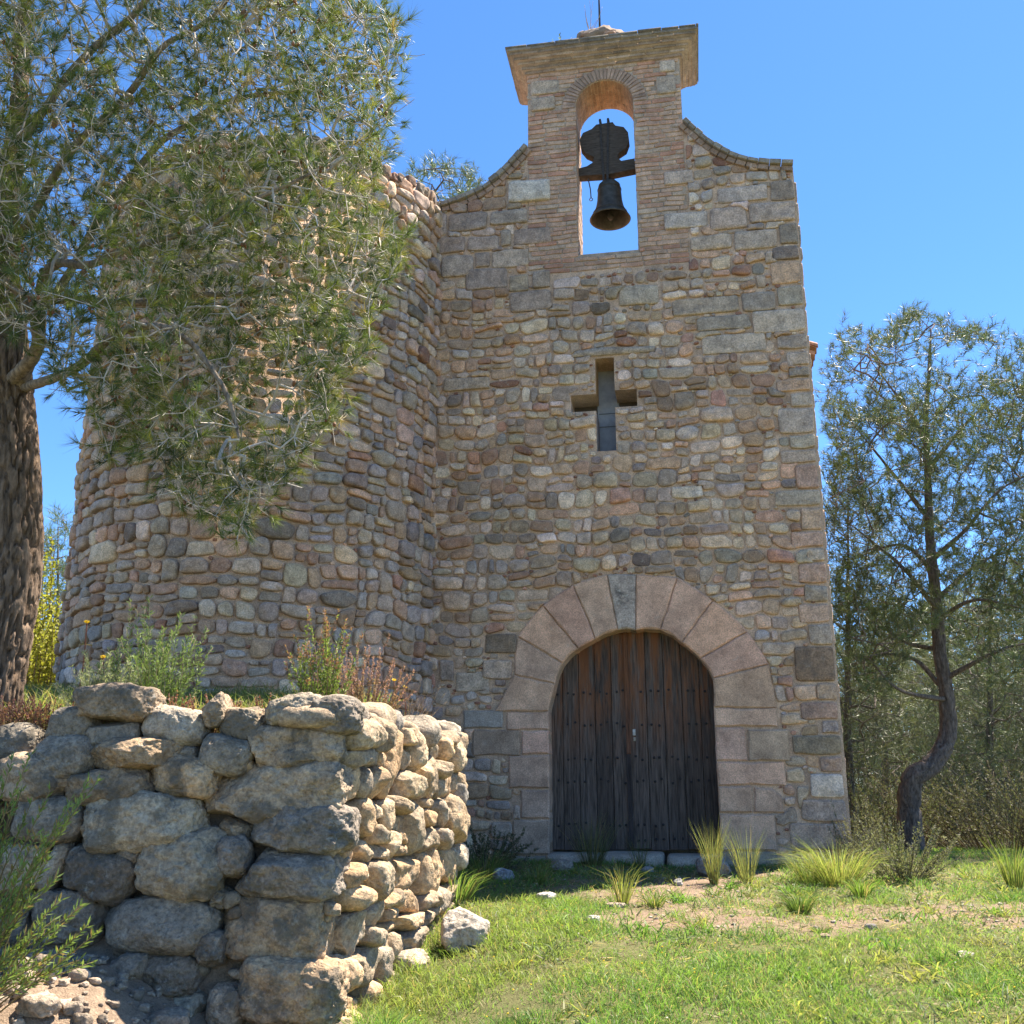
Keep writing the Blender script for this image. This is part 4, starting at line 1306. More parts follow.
loose_stone(716, 868, 34, 22, 'grey block lying against the right door jamb foot', (.30, .28, .26), 12)
loose_stone(560, 866, 24, 12, 'brown stone half sunk beside the left door jamb', (.26, .22, .18), 13)

# ------------------------------------------------------------------ plants: shared builders
def perp(d):
    r = np.where(np.abs(d[..., 2:3]) < .9, np.array([0, 0, 1.0]), np.array([1.0, 0, 0]))
    a = np.cross(d, r); a /= np.linalg.norm(a, axis=-1, keepdims=True)+1e-9
    return a, np.cross(d, a)

def blades(mb, base, dirs, length, width, col, rng, bend=0.0, m=0, kite=False):
    """thin leaves: base (N,3), dirs (N,3) unit; triangles, or bent two-piece blades"""
    n = len(base)
    a, b = perp(dirs)
    ph = rng.uniform(0, 2*math.pi, n)[:, None]
    s = a*np.cos(ph)+b*np.sin(ph)
    L = np.broadcast_to(length, (n,))[:, None]; w = np.broadcast_to(width, (n,))[:, None]
    col = np.asarray(col, float)
    if col.ndim == 1: col = np.tile(col, (n, 1))
    if not np.any(bend) and not kite:
        V = np.stack([base-s*w/2, base+s*w/2, base+dirs*L], 1).reshape(-1, 3)
        F = np.arange(3*n).reshape(-1, 3)
        mb.add(V, F, np.repeat(col, 3, 0), m)
    elif kite:
        mid = base+dirs*L*.45
        V = np.stack([base, mid+s*w/2, base+dirs*L, mid-s*w/2], 1).reshape(-1, 3)
        mb.add(V, np.arange(4*n).reshape(-1, 4), np.repeat(col, 4, 0), m)
    else:
        bd = np.broadcast_to(bend, (n,))[:, None]
        fall = (dirs*np.array([1, 1, 0]))
        fall = fall/(np.linalg.norm(fall, axis=1, keepdims=True)+1e-6)
        mid = base+dirs*L*.55+fall*bd*L*.12
        tip = base+dirs*L*(1-bd*.15)+fall*bd*L*.45-np.array([0, 0, 1])*bd*L*.18
        V = np.stack([base-s*w/2, base+s*w/2, mid+s*w*.38, mid-s*w*.38, tip], 1).reshape(-1, 3)
        k = np.arange(n)[:, None]*5
        mb.add(V, [k+np.array([0, 1, 2, 3]), k+np.array([3, 2, 4])], np.repeat(col, 5, 0), m)

def unit(v): return v/(np.linalg.norm(v, axis=-1, keepdims=True)+1e-9)

def pine_tufts(mb, pos, d, size, K, width, rng, cols, spread=(.25, 1.25), back=.06, m=0):
    n = len(pos)
    a, b = perp(d)
    al = rng.uniform(spread[0], spread[1], (n, K)); ph = rng.uniform(0, 2*math.pi, (n, K))
    nd = d[:, None]*np.cos(al)[..., None]+(a[:, None]*np.cos(ph)[..., None]+b[:, None]*np.sin(ph)[..., None])*np.sin(al)[..., None]
    t = rng.uniform(0, 1, (n, K))
    base = pos[:, None]-d[:, None]*(t*back)[..., None]
    L = size[:, None]*rng.uniform(.7, 1.1, (n, K))
    c = cols[:, None]*rng.uniform(.7, 1.3, (n, K, 1))
    blades(mb, base.reshape(-1, 3), nd.reshape(-1, 3), L.reshape(-1), width, c.reshape(-1, 3), rng, m=m)

def skeleton(mains, radii, targets, step, rng, wob=.12, noback=0.0):
    pos, par, rad, ismain = [], [], [], []
    for k, (P, r) in enumerate(zip(mains, radii)):
        for i, p in enumerate(P):
            if i == 0:
                if k == 0: pa = -1
                else:
                    A = np.array(pos); pa = int(np.argmin(np.sum((A-p)**2, 1)))
            else: pa = len(pos)-1
            pos.append(p); par.append(pa); rad.append(r[i]); ismain.append(True)
    nm = len(pos)
    cap_n = nm+len(targets)*14+10
    A = np.zeros((cap_n, 3)); A[:nm] = np.array(pos); n = nm
    par = list(par)
    tg = np.asarray(targets)
    D = np.array([np.min(np.sum((A[:nm]-t)**2, 1)) for t in tg])**.5
    order = np.argsort(D*rng.uniform(.75, 1.25, len(tg)))
    tips = []
    for oi in order:
        t = tg[oi]
        dv = t-A[:n]; dist = np.sqrt(np.sum(dv**2, 1))
        met = dist+noback*np.maximum(0, -dv[:, 2])
        k = int(np.argmin(met)); L = dist[k]
        if L < step*.7: continue
        ns = min(12, max(1, int(round(L/step))))
        p0 = A[k]
        pd = unit(A[k]-A[par[k]]) if par[k] >= 0 else np.array([0, 0, 1.])
        m1 = pd*L*.5+rng.normal(0, wob, 3)*L; last = k
        for s in range(1, ns+1):
            f = s/ns
            p = p0*(1-f)+t*f + m1*f*(1-f)*(1-f)+rng.normal(0, wob*.25, 3)*L/ns*(s < ns)
            A[n] = p; par.append(last); last = n; n += 1
        tips.append(last)
    A = A[:n]; par = np.array(par)
    cnt = np.zeros(n); ch = np.bincount(par[par >= 0], minlength=n); cnt[ch == 0] = 1
    for i in range(n-1, 0, -1):
        if par[i] >= 0: cnt[par[i]] += cnt[i]
    return A, par, cnt, nm, np.array(tips), ch

def edges_mesh(mb, A, par, rad, start, sides, col, rng, m=0):
    i = np.arange(start, len(A)); p = A[par[i]]; q = A[i]
    d = unit(q-p); a, b = perp(d)
    r1 = np.minimum(rad[par[i]], rad[i]*1.35); r2 = rad[i]
    th = np.arange(sides)/sides*2*math.pi
    off = a[:, None]*np.cos(th)[None, :, None]+b[:, None]*np.sin(th)[None, :, None]
    q = q+d*(r2*.4)[:, None]
    V = np.concatenate([p[:, None]+off*r1[:, None, None], q[:, None]+off*r2[:, None, None]], 1)
    n = len(i); k = np.arange(n)[:, None]*(2*sides); s = np.arange(sides); s2 = (s+1) % sides
    F = np.stack([k+s, k+s2, k+sides+s2, k+sides+s], -1).reshape(-1, 4)
    c = np.asarray(col)*rng.uniform(.8, 1.2, (n, 1))
    mb.add(V.reshape(-1, 3), F, np.repeat(c, 2*sides, 0), m)

def ray_ground(px, py):
    v = ray(px, py); t = 1.0
    for k in range(9000):
        P = CPOS+v*t
        if P[2] < ground_z(P[0], P[1]): return np.array([P[0], P[1], float(ground_z(P[0], P[1]))])
        t += .01
    return P

def shoots(A, ids, d, rng, lo, hi, up=.5, side=1.0):
    """short side shoots off the fine twigs -> starts, ends, directions"""
    p = A[ids]; a, b = perp(d[ids]); ph = rng.uniform(0, 2*math.pi, len(ids))[:, None]
    sd = unit(d[ids]*rng.uniform(.2, .9, (len(ids), 1))+(a*np.cos(ph)+b*np.sin(ph))*side+np.array([0, 0, up]))
    e = p+sd*rng.uniform(lo, hi, (len(ids), 1))
    return p, e, sd

def sticks(mb, p, q, r, col, rng, m=0):
    A = np.concatenate([p, q]); n = len(p)
    par = np.concatenate([np.zeros(n, int), np.arange(n)])
    edges_mesh(mb, A, par, np.full(2*n, r), n, 3, col, rng, m)

# ------------------------------------------------------------------ near pine on the left
def build_near_pine():
    rng = np.random.default_rng(101)
    D = 6.75
    g = float(ground_z(-3.2, D))
    T = [at_depth(p[0], p[1], D+dz) for p, dz in [((-10, 720), 0), ((2, 640), 0), ((16, 560), .02), ((15, 470), .05), ((10, 390), .1), ((8, 320), .15), ((4, 240), .2), ((14, 150), .25), ((22, 60), .3), ((26, -60), .35), ((30, -170), .4)]]
    T[0] = np.array([T[1][0]-.06, D, g-.15])
    TP = smooth_path(np.array(T), 60)
    TR = np.interp(np.linspace(0, 1, 60), [0, .06, .15, .4, .55, .8, 1], [.23, .18, .165, .15, .10, .055, .02])
    def limb(pts, r0, r1, n=22):
        P = smooth_path(np.array([at_depth(a, b, y) for a, b, y in pts]), n)
        return P, np.linspace(r0, r1, n)
    limbs = [limb([(8, 385, 6.8), (38, 350, 6.45), (40, 315, 6.35), (24, 296, 6.25), (4, 280, 6.1)], .05, .03, 16),
             limb([(14, 400, 6.85), (42, 330, 6.5), (44, 280, 6.35), (60, 262, 6.2), (100, 262, 6.05), (150, 240, 5.9), (210, 225, 5.8), (280, 190, 5.75), (330, 165, 5.7)], .042, .008, 30),
             limb([(8, 330, 6.9), (60, 290, 7.1), (120, 190, 7.2), (190, 120, 7.1), (240, 100, 7.0), (300, 90, 6.9), (350, 70, 6.8), (385, 60, 6.7)], .036, .007, 30),
             limb([(6, 260, 7.0), (60, 170, 6.6), (120, 100, 6.4), (170, 50, 6.2), (220, 10, 6.1), (260, -60, 6.0)], .034, .01, 26),
             limb([(12, 160, 7.0), (70, 70, 6.8), (150, 0, 6.7), (230, -60, 6.6), (300, -80, 6.5)], .034, .01, 24),
             limb([(20, 390, 6.85), (70, 370, 6.2), (120, 330, 5.9), (170, 330, 5.7), (220, 380, 5.6), (240, 440, 5.55)], .035, .010, 24),
             limb([(8, 300, 6.95), (90, 300, 6.9), (160, 300, 6.7), (240, 290, 6.5), (310, 300, 6.3), (350, 310, 6.2)], .035, .008, 24),
             limb([(10, 200, 7.0), (-60, 150, 6.6), (-140, 110, 6.4)], .05, .015, 14), limb([(8, 330, 6.9), (-60, 300, 7.2), (-150, 270, 7.4)], .045, .015, 14)]
    env = np.array([(-160, -170), (330, -170), (345, -60), (375, 0), (398, 25), (404, 50), (392, 80), (398, 110), (388, 150), (366, 185), (372, 205), (402, 240), (400, 280), (380, 310), (372, 360), (340, 390), (330, 430), (300, 455), (290, 490), (262, 505), (236, 545), (222, 520), (180, 510), (165, 470), (125, 440), (105, 470), (88, 400), (60, 390), (40, 330), (-160, 330)], float)
    tg = []
    while len(tg) < 6600:
        p = np.array([rng.uniform(-160, 405), rng.uniform(-170, 545)])
        if not inside_poly(env, p[None])[0]: continue
        f = float(fbm(np.array([[p[0]/48., p[1]/48.]]), 61, 2)[0])
        lowright = (p[0]-40)/360
        y = rng.uniform(5.3, 7.7) if p[1] < 300 else rng.uniform(5.3, 6.5)
        if float(vnoise(np.array([[p[0]/45., p[1]/45., y*2.2]]), 62)[0]) < -.27: continue
        tg.append(at_depth(p[0], p[1], y))
    for l in limbs:
        w_ = np.linspace(0, 1, len(l[0]))[:, None]
        l[0][:] += .05*np.sin(w_*math.pi)*np.stack([vnoise(l[0]*3.1, 5), vnoise(l[0]*3.1, 6), vnoise(l[0]*3.1, 7)], 1)
    mains = [TP]+[l[0] for l in limbs]; radii = [TR]+[l[1] for l in limbs]
    A, par, cnt, nm, tips, ch = skeleton(mains, radii, tg, .10, rng, .20)
    rad = .0024*np.power(cnt, .46); rad[:nm] = np.concatenate(radii)
    root = thing('pine_tree', 'large near pine tree with thick furrowed trunk overhanging the round tower', 'tree', (TP[0][0], TP[0][1], g))
    mb = MB()
    tube(mb, smooth_path(TP, 330), np.interp(np.linspace(0, 1, 330), np.linspace(0, 1, 60), TR), 120, (.17, .12, .085), 0, .17, 4, 28)
    mb.build('trunk', M_BARK, root)
    for P, r in limbs:
        mb = MB()
        tube(mb, smooth_path(P, 70), np.interp(np.linspace(0, 1, 70), np.linspace(0, 1, len(r)), r), 20, (.24, .19, .145), 0, .12, 7, 40)
        mb.build('limb', M_BARK, root)
    mb = MB()
    edges_mesh(mb, A, par, rad, nm, 5, (.42, .37, .315), rng)
    # needles at the tips and on the last stretch of every twig
    d = unit(A-A[np.maximum(par, 0)])
    leafy = np.where((ch == 0))[0]; leafy = leafy[leafy >= nm]
    fine = np.where(cnt <= 6)[0]; fine = fine[fine >= nm]
    fine = np.concatenate([fine, fine[rng.random(len(fine)) < .55]])
    p_, e_, sd_ = shoots(A, fine, d, rng, .05, .16)
    sticks(mb, p_, e_, .0026, (.38, .33, .27), rng)
    bare = fine[rng.random(len(fine)) < .17]
    pb, eb, sb = shoots(A, bare, d, rng, .10, .30, .1)
    km = pb*.45+eb*.55+rng.normal(0, .025, pb.shape)
    sticks(mb, pb, km, .0034, (.42, .37, .32), rng); sticks(mb, km, eb, .0026, (.42, .37, .32), rng)
    o = mb.build('twigs', M_TWIG, root); o['kind'] = 'stuff'
    dd = unit(d[leafy]*.8+rng.normal(0, .25, (len(leafy), 3))+np.array([0, 0, .25]))
    pts = np.concatenate([A[leafy], e_]); dd = np.concatenate([dd, unit(sd_+rng.normal(0, .2, sd_.shape))])
    print('near pine tufts', len(pts))
    base = np.array([[.105, .145, .038], [.16, .195, .045], [.065, .10, .036], [.24, .25, .06]])
    cols = base[rng.choice(4, len(pts), p=[.36, .28, .22, .14])]*rng.uniform(.8, 1.25, (len(pts), 1))*(1+.45*np.clip(vnoise(pts*2.4, 301), -.8, .8))[:, None]
    straw = rng.random(len(pts)) < .05; cols[straw] = np.array([.36, .27, .12])
    mb = MB()
    pine_tufts(mb, pts, dd, rng.uniform(.06, .135, len(pts)), 32, .0033, rng, cols, (.12, 1.0), .04)
    # rusty pollen cones at some tips
    cid = leafy[rng.random(len(leafy)) < .16]
    v, f = ico(0)
    for t in cid:
        for q in range(3):
            c_ = A[t]+d[t]*.015+rng.normal(0, .013, 3)
            mb.add(c_+v*np.array([.009, .009, .013])*rng.uniform(.8, 1.3), f, np.array((.24, .11, .05))*rng.uniform(.7, 1.3), 0)
    mb.build('crown', M_NEEDLE, root)
    # woody cones hanging in the crown
    cone = None
    mids = np.where((cnt > 2) & (cnt < 9))[0]; mids = mids[mids >= nm]
    for t in rng.choice(mids, 70, replace=False):
        P = A[t]+np.array([0, -.02, -.03])
        if cone is None:
            cm = MB(); pr = [(.0, 0), (.012, .004), (.021, .018), (.022, .03), (.016, .048), (.007, .062), (0, .066)]
            th = np.arange(12)/12*2*math.pi
            V = np.concatenate([P+np.stack([r*np.cos(th+z*70)*(1+.18*np.sin(6*th)), r*np.sin(th+z*70)*(1+.18*np.sin(6*th)), -z+0*th], 1) for r, z in pr])
            i_ = np.arange(12); j_ = (i_+1) % 12
            cm.add(V, np.concatenate([np.stack([q*12+i_, q*12+j_, q*12+12+j_, q*12+12+i_], 1) for q in range(len(pr)-1)]), (.20, .115, .06))
            cone = cm.build('cone', M_BARK, root); P0 = P; CL = None
        else:
            c_ = cone.copy(); COL.objects.link(c_); c_.parent = root; c_.location = P-P0
build_near_pine()

# ------------------------------------------------------------------ pines further off
def build_pine(name, label, base, mains_px, r0, env, nt, yr, seed, tuft=(.09, .15), K=16, width=.006, col=(.085, .115, .055), step=.2, group=None, bark=(.13, .105, .09), hole=-.25, wob=.2, tipw=.003, cat='tree', holes=60., shoot=2):
    rng = np.random.default_rng(seed)
    mains, radii = [], []
    for k, (pts, ra, rb) in enumerate(mains_px):
        P = np.array([at_depth(a, b, y) for a, b, y in pts])
        if k == 0: P[0] = base-np.array([0, 0, .1])
        n = max(12, 5*len(pts))
        mains.append(smooth_path(P, n)); radii.append(np.linspace(ra, rb, n))
    tg = []; env = np.array(env, float); lo, hi = env.min(0), env.max(0)
    tries = 0
    while len(tg) < nt and tries < nt*60:
        tries += 1
        p = rng.uniform(lo, hi)
        if not inside_poly(env, p[None])[0]: continue
        y = rng.uniform(*yr)
        P = at_depth(p[0], p[1], y)
        if float(vnoise(np.array([[p[0]/holes, p[1]/holes*1.4, y*1.0]]), seed)[0]) < hole: continue
        tg.append(P)
    A, par, cnt, nm, tips, ch = skeleton(mains, radii, tg, step, rng, wob, .25)
    rad = tipw*np.power(cnt, .48); rad[:nm] = np.concatenate(radii)
    root = thing(name, label, cat, tuple(base), group)
    mb = MB()
    for P, r in zip(mains, radii):
        tube(mb, smooth_path(P, len(P)*3), np.interp(np.linspace(0, 1, len(P)*3), np.linspace(0, 1, len(r)), r), 32, bark, 0, .2, 3, 17)
    edges_mesh(mb, A, par, rad, nm, 5, np.array(bark)*1.25, rng)
    mb.build('trunk', M_BARK, root)
    d = unit(A-A[np.maximum(par, 0)])
    leafy = np.where(ch == 0)[0]; leafy = leafy[leafy >= nm]
    pr = par[leafy]; pr = pr[pr >= nm]
    fine = np.where(cnt <= 7)[0]; fine = fine[fine >= nm]
    fine = np.concatenate([fine]*shoot)
    p_, e_, sd_ = shoots(A, fine, d, rng, step*.4, step*1.1)
    pts = np.concatenate([A[leafy], e_])
    dd = np.concatenate([unit(d[leafy]*.6+rng.normal(0, .3, (len(leafy), 3))+np.array([0, 0, .55])), unit(sd_+rng.normal(0, .3, sd_.shape)+np.array([0, 0, .3]))])
    cols = np.array(col)*rng.uniform(.7, 1.35, (len(pts), 1))*(1+rng.normal(0, .06, (len(pts), 3)))
    mb = MB()
    pine_tufts(mb, pts, dd, rng.uniform(*tuft, len(pts)), K, width, rng, cols, (.1, 1.35), tuft[1]*1.0)
    mb.build('crown', M_NEEDLE, root)
    return root

D1 = 14.5
b = ray_ground(912, 842); D1 = b[1] if 12 < b[1] < 20 else 15.0
b = np.array([at_depth(912, 842, D1)[0], D1, float(ground_z(at_depth(912, 842, D1)[0], D1))])
tr = [(912, 850, D1), (909, 815, D1), (912, 780, D1-.1), (932, 764, D1-.1), (947, 738, D1), (947, 700, D1), (940, 650, D1), (935, 590, D1), (930, 540, D1), (928, 480, D1+.1), (926, 420, D1), (929, 370, D1), (931, 330, D1)]
lb = [[(937, 610, D1), (905, 570, D1-.5), (870, 540, D1-.9), (845, 520, D1-1.2)], [(932, 560, D1), (965, 530, D1-.3), (1000, 490, D1-.6), (1040, 470, D1-.8)], [(941, 650, D1), (900, 640, D1+.5), (868, 610, D1+.8)], [(936, 600, D1), (985, 560, D1+.5), (1040, 545, D1+1)],
      [(944, 690, D1), (915, 660, D1+.2), (880, 655, D1+.3), (850, 668, D1+.3)], [(938, 620, D1), (975, 600, D1-.5), (1030, 610, D1-.9)], [(927, 440, D1), (900, 400, D1), (870, 360, D1+.2)], [(933, 570, D1), (900, 545, D1+.7), (850, 560, D1+1.2)],
      [(930, 520, D1), (890, 470, D1-.2), (850, 420, D1-.3)], [(928, 470, D1), (960, 430, D1+.3), (1000, 390, D1+.4)], [(943, 680, D1), (1000, 650, D1-.6), (1050, 640, D1-1)], [(946, 700, D1), (900, 690, D1-.8), (870, 660, D1-1)]]
env1 = [(905, 312), (930, 316), (960, 325), (1000, 330), (1060, 350), (1090, 450), (1080, 560), (1050, 640), (1010, 690), (965, 640), (925, 620), (890, 690), (850, 690), (835, 600), (828, 480), (826, 400), (832, 345), (850, 322), (880, 335)]
build_pine('pine_tree', 'pine tree with a kinked leaning trunk right of the chapel', b, [(tr, .17, .012)]+[(l, .04, .006) for l in lb], .2, env1, 4200, (D1-1.9, D1+1.9), 7, (.10, .17), 22, .008, (.10, .125, .055), .22, hole=-.1, wob=.22, holes=42.)

def far_pine(px, pytop, y, half, seed, label, group='trees behind the chapel', col=(.115, .13, .08), n=1300, low=.25, K=14, name='pine_tree', lean=0, dens=-.2, width=.012, tuft=(.18, .32), rt=.11, bark=(.12, .10, .085), blunt=0):
    P = at_depth(px, 800, y); g = float(ground_z(P[0], y))
    base = np.array([P[0], y, g])
    v = ray(px, 800)
    # pixel of the ground and of the top
    yb = 512-FPX*((base-CPOS) @ CU)/((base-CPOS) @ CF)
    H = yb-pytop
    tr = [(px, yb, y), (px+lean*.3, yb-H*.25, y), (px+lean*.8, yb-H*.55, y), (px+lean, pytop+H*.06, y)]
    env = []
    for t, w in [(low, .45), (low+.12, .8), (low+.25, 1.), (.68, .85), (.85, .55), (.97, .2), (1.0, .05)]:
        env.append((px+lean*t+half*w, yb-H*t))
    for t, w in [(1.0, .05), (.95, .25), (.82, .6), (.65, .9), (low+.2, 1.), (low+.1, .75), (low, .5)]:
        env.append((px+lean*t-half*w, yb-H*t))
    if blunt: env = [(px+lean+half*1.0, yb-H*.8), (px+lean+half*.95, yb-H*.93), (px+lean+half*.5, yb-H*.985), (px+lean, yb-H), (px+lean-half*.5, yb-H*.98), (px+lean-half*.95, yb-H*.92), (px+lean-half*1.0, yb-H*.8)]
    hw = half*y/FPX
    return build_pine(name, label, base, [(tr, rt, .012)], .1, env, n, (y-hw, y+hw), seed, tuft, K, width, col, .35, group, bark, dens, holes=half*.55, tipw=.005, shoot=2)

far_pine(848, 470, 19.0, 62, 21, 'thin dark pine between the chapel corner and the kinked pine', low=.18)
far_pine(990, 560, 20.0, 70, 22, 'low dark pine behind the kinked trunk on its right side', low=.05, n=1500)
far_pine(885, 600, 22.0, 60, 23, 'bushy dark pine low behind the kinked trunk on its left side', low=.03, n=1500)
far_pine(1050, 500, 23.0, 80, 24, 'tall dark pine at the right edge of the picture', low=.1)
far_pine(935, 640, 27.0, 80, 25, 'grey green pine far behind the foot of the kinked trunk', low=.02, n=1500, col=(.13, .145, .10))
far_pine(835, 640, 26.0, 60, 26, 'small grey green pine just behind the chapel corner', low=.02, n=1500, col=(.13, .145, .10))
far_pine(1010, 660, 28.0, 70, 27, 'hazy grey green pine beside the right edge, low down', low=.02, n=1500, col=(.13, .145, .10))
far_pine(440, 160, 19.5, 58, 28, 'pine tree top peeping above the tower and the chapel shoulder', low=.3, n=1900, col=(.10, .13, .06), tuft=(.14, .24), K=18, blunt=1, rt=.16)
far_pine(58, 512, 26.0, 46, 29, 'green tree in the gap between the near trunk and the tower', low=.05, n=1500, col=(.11, .15, .06))
far_pine(-40, 560, 24.0, 60, 30, 'dark pine behind the near trunk at the left edge', low=.05, n=300)

def far_wood():
    rng = np.random.default_rng(90)
    mb = MB()
    for k in range(64):
        a = rng.uniform(-.9, .95); y = rng.uniform(34, 62); x = a*y
        if -.33 < a < .27 and y < 45: y += 14
        h = rng.uniform(6.0, 10.0); w = rng.uniform(2.0, 3.4)
        g = float(ground_z(x, y))
        n = 420
        u = unit(rng.normal(0, 1, (n, 3)))*np.cbrt(rng.uniform(.2, 1, (n, 1)))
        P = np.array([x, y, g+h*.52])+u*np.array([w, w, h*.5])
        cols = np.array([.125, .145, .095])*rng.uniform(.7, 1.35, (n, 1))
        pine_tufts(mb, P, unit(u+np.array([0, 0, .6])), rng.uniform(.35, .6, n), 9, .05, rng, cols, (.2, 1.4), .4)
        tube(mb, [np.array([x, y, g-.1]), np.array([x+.1, y, g+h*.6])], [.12, .05], 6, (.1, .08, .07))
    o = mb.build('distant_wood', M_NEEDLE); setp(o, 'distant belt of dark pine wood closing the view behind', 'wood', kind='stuff')
far_wood()

# ------------------------------------------------------------------ shrubs and plants
def leafy_shrub(name, label, base, height, width, seed, nstem, col, leaf=(.03, .05), lw=.006, per=60, group=None, stemcol=(.16, .12, .08), up=.8, tipcol=None, tipfrac=0, cat='plant', kite=True, srad=.004, droop=0, start=.15, ang=(.5, 1.1)):
    rng = np.random.default_rng(seed)
    root = thing(name, label, cat, tuple(base), group)
    sm, lm = MB(), MB()
    for k in range(nstem):
        az = rng.uniform(0, 2*math.pi); r = width*math.sqrt(rng.uniform(0, 1))*.5
        h = height*rng.uniform(.55, 1.0)*(1-.35*(r/(width*.5+1e-6))**2)
        d = np.array([math.cos(az), math.sin(az), 0])
        P0 = np.array(base)+d*r*.35*up+np.array([0, 0, -.02])
        P1 = P0+d*r*.45+np.array([0, 0, h*.5])+rng.normal(0, .02, 3)*height
        P2 = P0+d*r*.9+np.array([0, 0, h*(1-droop)])+rng.normal(0, .03, 3)*height
        P = smooth_path(np.array([P0, P1, P2]), 9)
        tube(sm, P, np.linspace(srad, srad*.35, 9), 5, np.array(stemcol)*rng.uniform(.8, 1.2))
        t = rng.uniform(start, 1, per); i = np.minimum((t*8).astype(int), 7); f = (t*8-i)[:, None]
        B = P[i]*(1-f)+P[i+1]*f
        dd = unit(P[i+1]-P[i]); a, b_ = perp(dd); ph = rng.uniform(0, 2*math.pi, per)[:, None]; al = rng.uniform(*ang, per)[:, None]
        ld = unit(dd*np.cos(al)+(a*np.cos(ph)+b_*np.sin(ph))*np.sin(al))
        c = np.array(col)*rng.uniform(.7, 1.3, (per, 1))*np.ones((per, 3))
        if tipcol is not None:
            tm = (t > 1-tipfrac) & (rng.random(per) < .8); c[tm] = np.array(tipcol)*rng.uniform(.7, 1.3, (tm.sum(), 1))
        blades(lm, B, ld, rng.uniform(*leaf, per)*(1.1-.4*t), lw, c, rng, kite=kite)
    sm.build('stems', M_TWIG, root); lm.build('leaves', M_LEAF, root)
    return root

def on_terrace(px, y):
    P = at_depth(px, 700, y)
    return np.array([P[0], y, EYE+.40])

def on_ground(px, y, py=700):
    P = at_depth(px, py, y)
    return np.array([P[0], y, float(ground_z(P[0], y))])

def flower(root, P, r, col, rng):
    """a little daisy: disc of petals"""
    mb = MB(); n = 12
    th = np.arange(n)/n*2*math.pi
    up = unit(np.array([.2, -.6, .7])); a, b = perp(up[None]); a, b = a[0], b[0]
    d = unit(np.cos(th)[:, None]*a+np.sin(th)[:, None]*b+up*.25)
    blades(mb, np.tile(P, (n, 1)), d, r, r*.55, col, rng, kite=True)
    v, f = ico(1); mb.add(P+v*r*.35, f, np.array(col)*.8)
    return mb.build('flower', M_LEAF, root)

rg = np.random.default_rng(77)
# plants growing along the top of the dry stone wall
leafy_shrub('rosemary_shrub', 'bright green feathery shrub growing behind the wall top, left of centre', on_terrace(150, 6.7), .92, .66, 201, 60, (.15, .21, .075), (.035, .06), .007, 110, stemcol=(.2, .17, .1))
leafy_shrub('silvery_shrub', 'silvery grey green cushion plant on the wall top beside the near trunk', on_terrace(103, 6.5), .56, .5, 202, 60, (.25, .28, .17), (.03, .05), .006, 90, stemcol=(.22, .2, .14))
h1 = leafy_shrub('heath_shrub', 'green heath bush on the wall top with brownish upright spikes', on_terrace(322, 6.75), .95, .46, 203, 42, (.18, .24, .06), (.022, .042), .008, 130, tipcol=(.27, .15, .09), tipfrac=.16, stemcol=(.2, .12, .08))
h2 = leafy_shrub('heath_shrub', 'rust brown and pink dried heath bush on the wall top nearest its corner', on_terrace(362, 7.5), .80, .62, 204, 64, (.24, .165, .10), (.018, .032), .007, 120, tipcol=(.42, .24, .22), tipfrac=.3, stemcol=(.2, .12, .08))
leafy_shrub('dry_shrub', 'bare dry twiggy shrub at the right end of the wall top', on_terrace(400, 8.3), .62, .7, 205, 40, (.22, .16, .1), (.015, .025), .004, 16, stemcol=(.19, .14, .1), srad=.003)
def succulent(px, y, seed, label, col):
    leafy_shrub('stonecrop', label, on_terrace(px, y)-[0, 0, .06], .30, .46, seed, 70, col, (.012, .022), .010, 46, stemcol=(.2, .1, .08), group='stonecrop cushions on the wall top', tipcol=(.27, .13, .09), tipfrac=.3)
succulent(12, 6.28, 210, 'reddish stonecrop mat on the wall top under the near trunk', (.20, .14, .08))
succulent(48, 6.32, 211, 'reddish stonecrop mat just right of the near trunk', (.19, .15, .08))
succulent(178, 6.36, 212, 'green stonecrop mat below the feathery shrub', (.17, .18, .07))
succulent(215, 6.36, 213, 'yellowish stonecrop mat between feathery shrub and heath', (.21, .19, .08))
succulent(265, 6.4, 214, 'low stonecrop mat left of the heath bush', (.15, .17, .07))
succulent(300, 6.4, 215, 'low stonecrop mat at the foot of the heath bush', (.16, .17, .07))
def stalk(px, py, y, label, seed, lean=0, heads=1, name='yellow_flower', col=(.75, .50, .02)):
    rng = np.random.default_rng(seed)
    top = at_depth(px, py, y); base = np.array([top[0]-lean, y+.05, float(ground_z(top[0]-lean, y+.05))])
    root = thing(name, label, 'flower', tuple(base), 'yellow wall flowers')
    mb = MB()
    P = smooth_path(np.array([base-[0, 0, .03], (base+top)/2+[.02, 0, .0], top]), 10)
    tube(mb, P, np.linspace(.006, .004, 10), 6, (.26, .11, .07))
    B = P[rng.integers(0, 8, 26)]; d = unit(rng.normal(0, 1, (26, 3))+[0, 0, .8])
    blades(mb, B, d, .05, .009, (.2, .17, .07), rng, kite=True)
    mb.build('stem', M_LEAF, root)
    for k in range(heads):
        flower(root, top+rng.normal(0, .012*k, 3), .021, col, rng)
stalk(87, 622, 6.5, 'tall yellow flower on a reddish stalk left of the feathery shrub', 220, .05)
stalk(103, 657, 6.6, 'short yellow flower above the silvery cushion', 221)
stalk(394, 680, 8.3, 'yellow flower nearest the brown heath on the wall top', 222)
stalk(405, 687, 8.35, 'yellow flower at the right end of the wall top', 223)
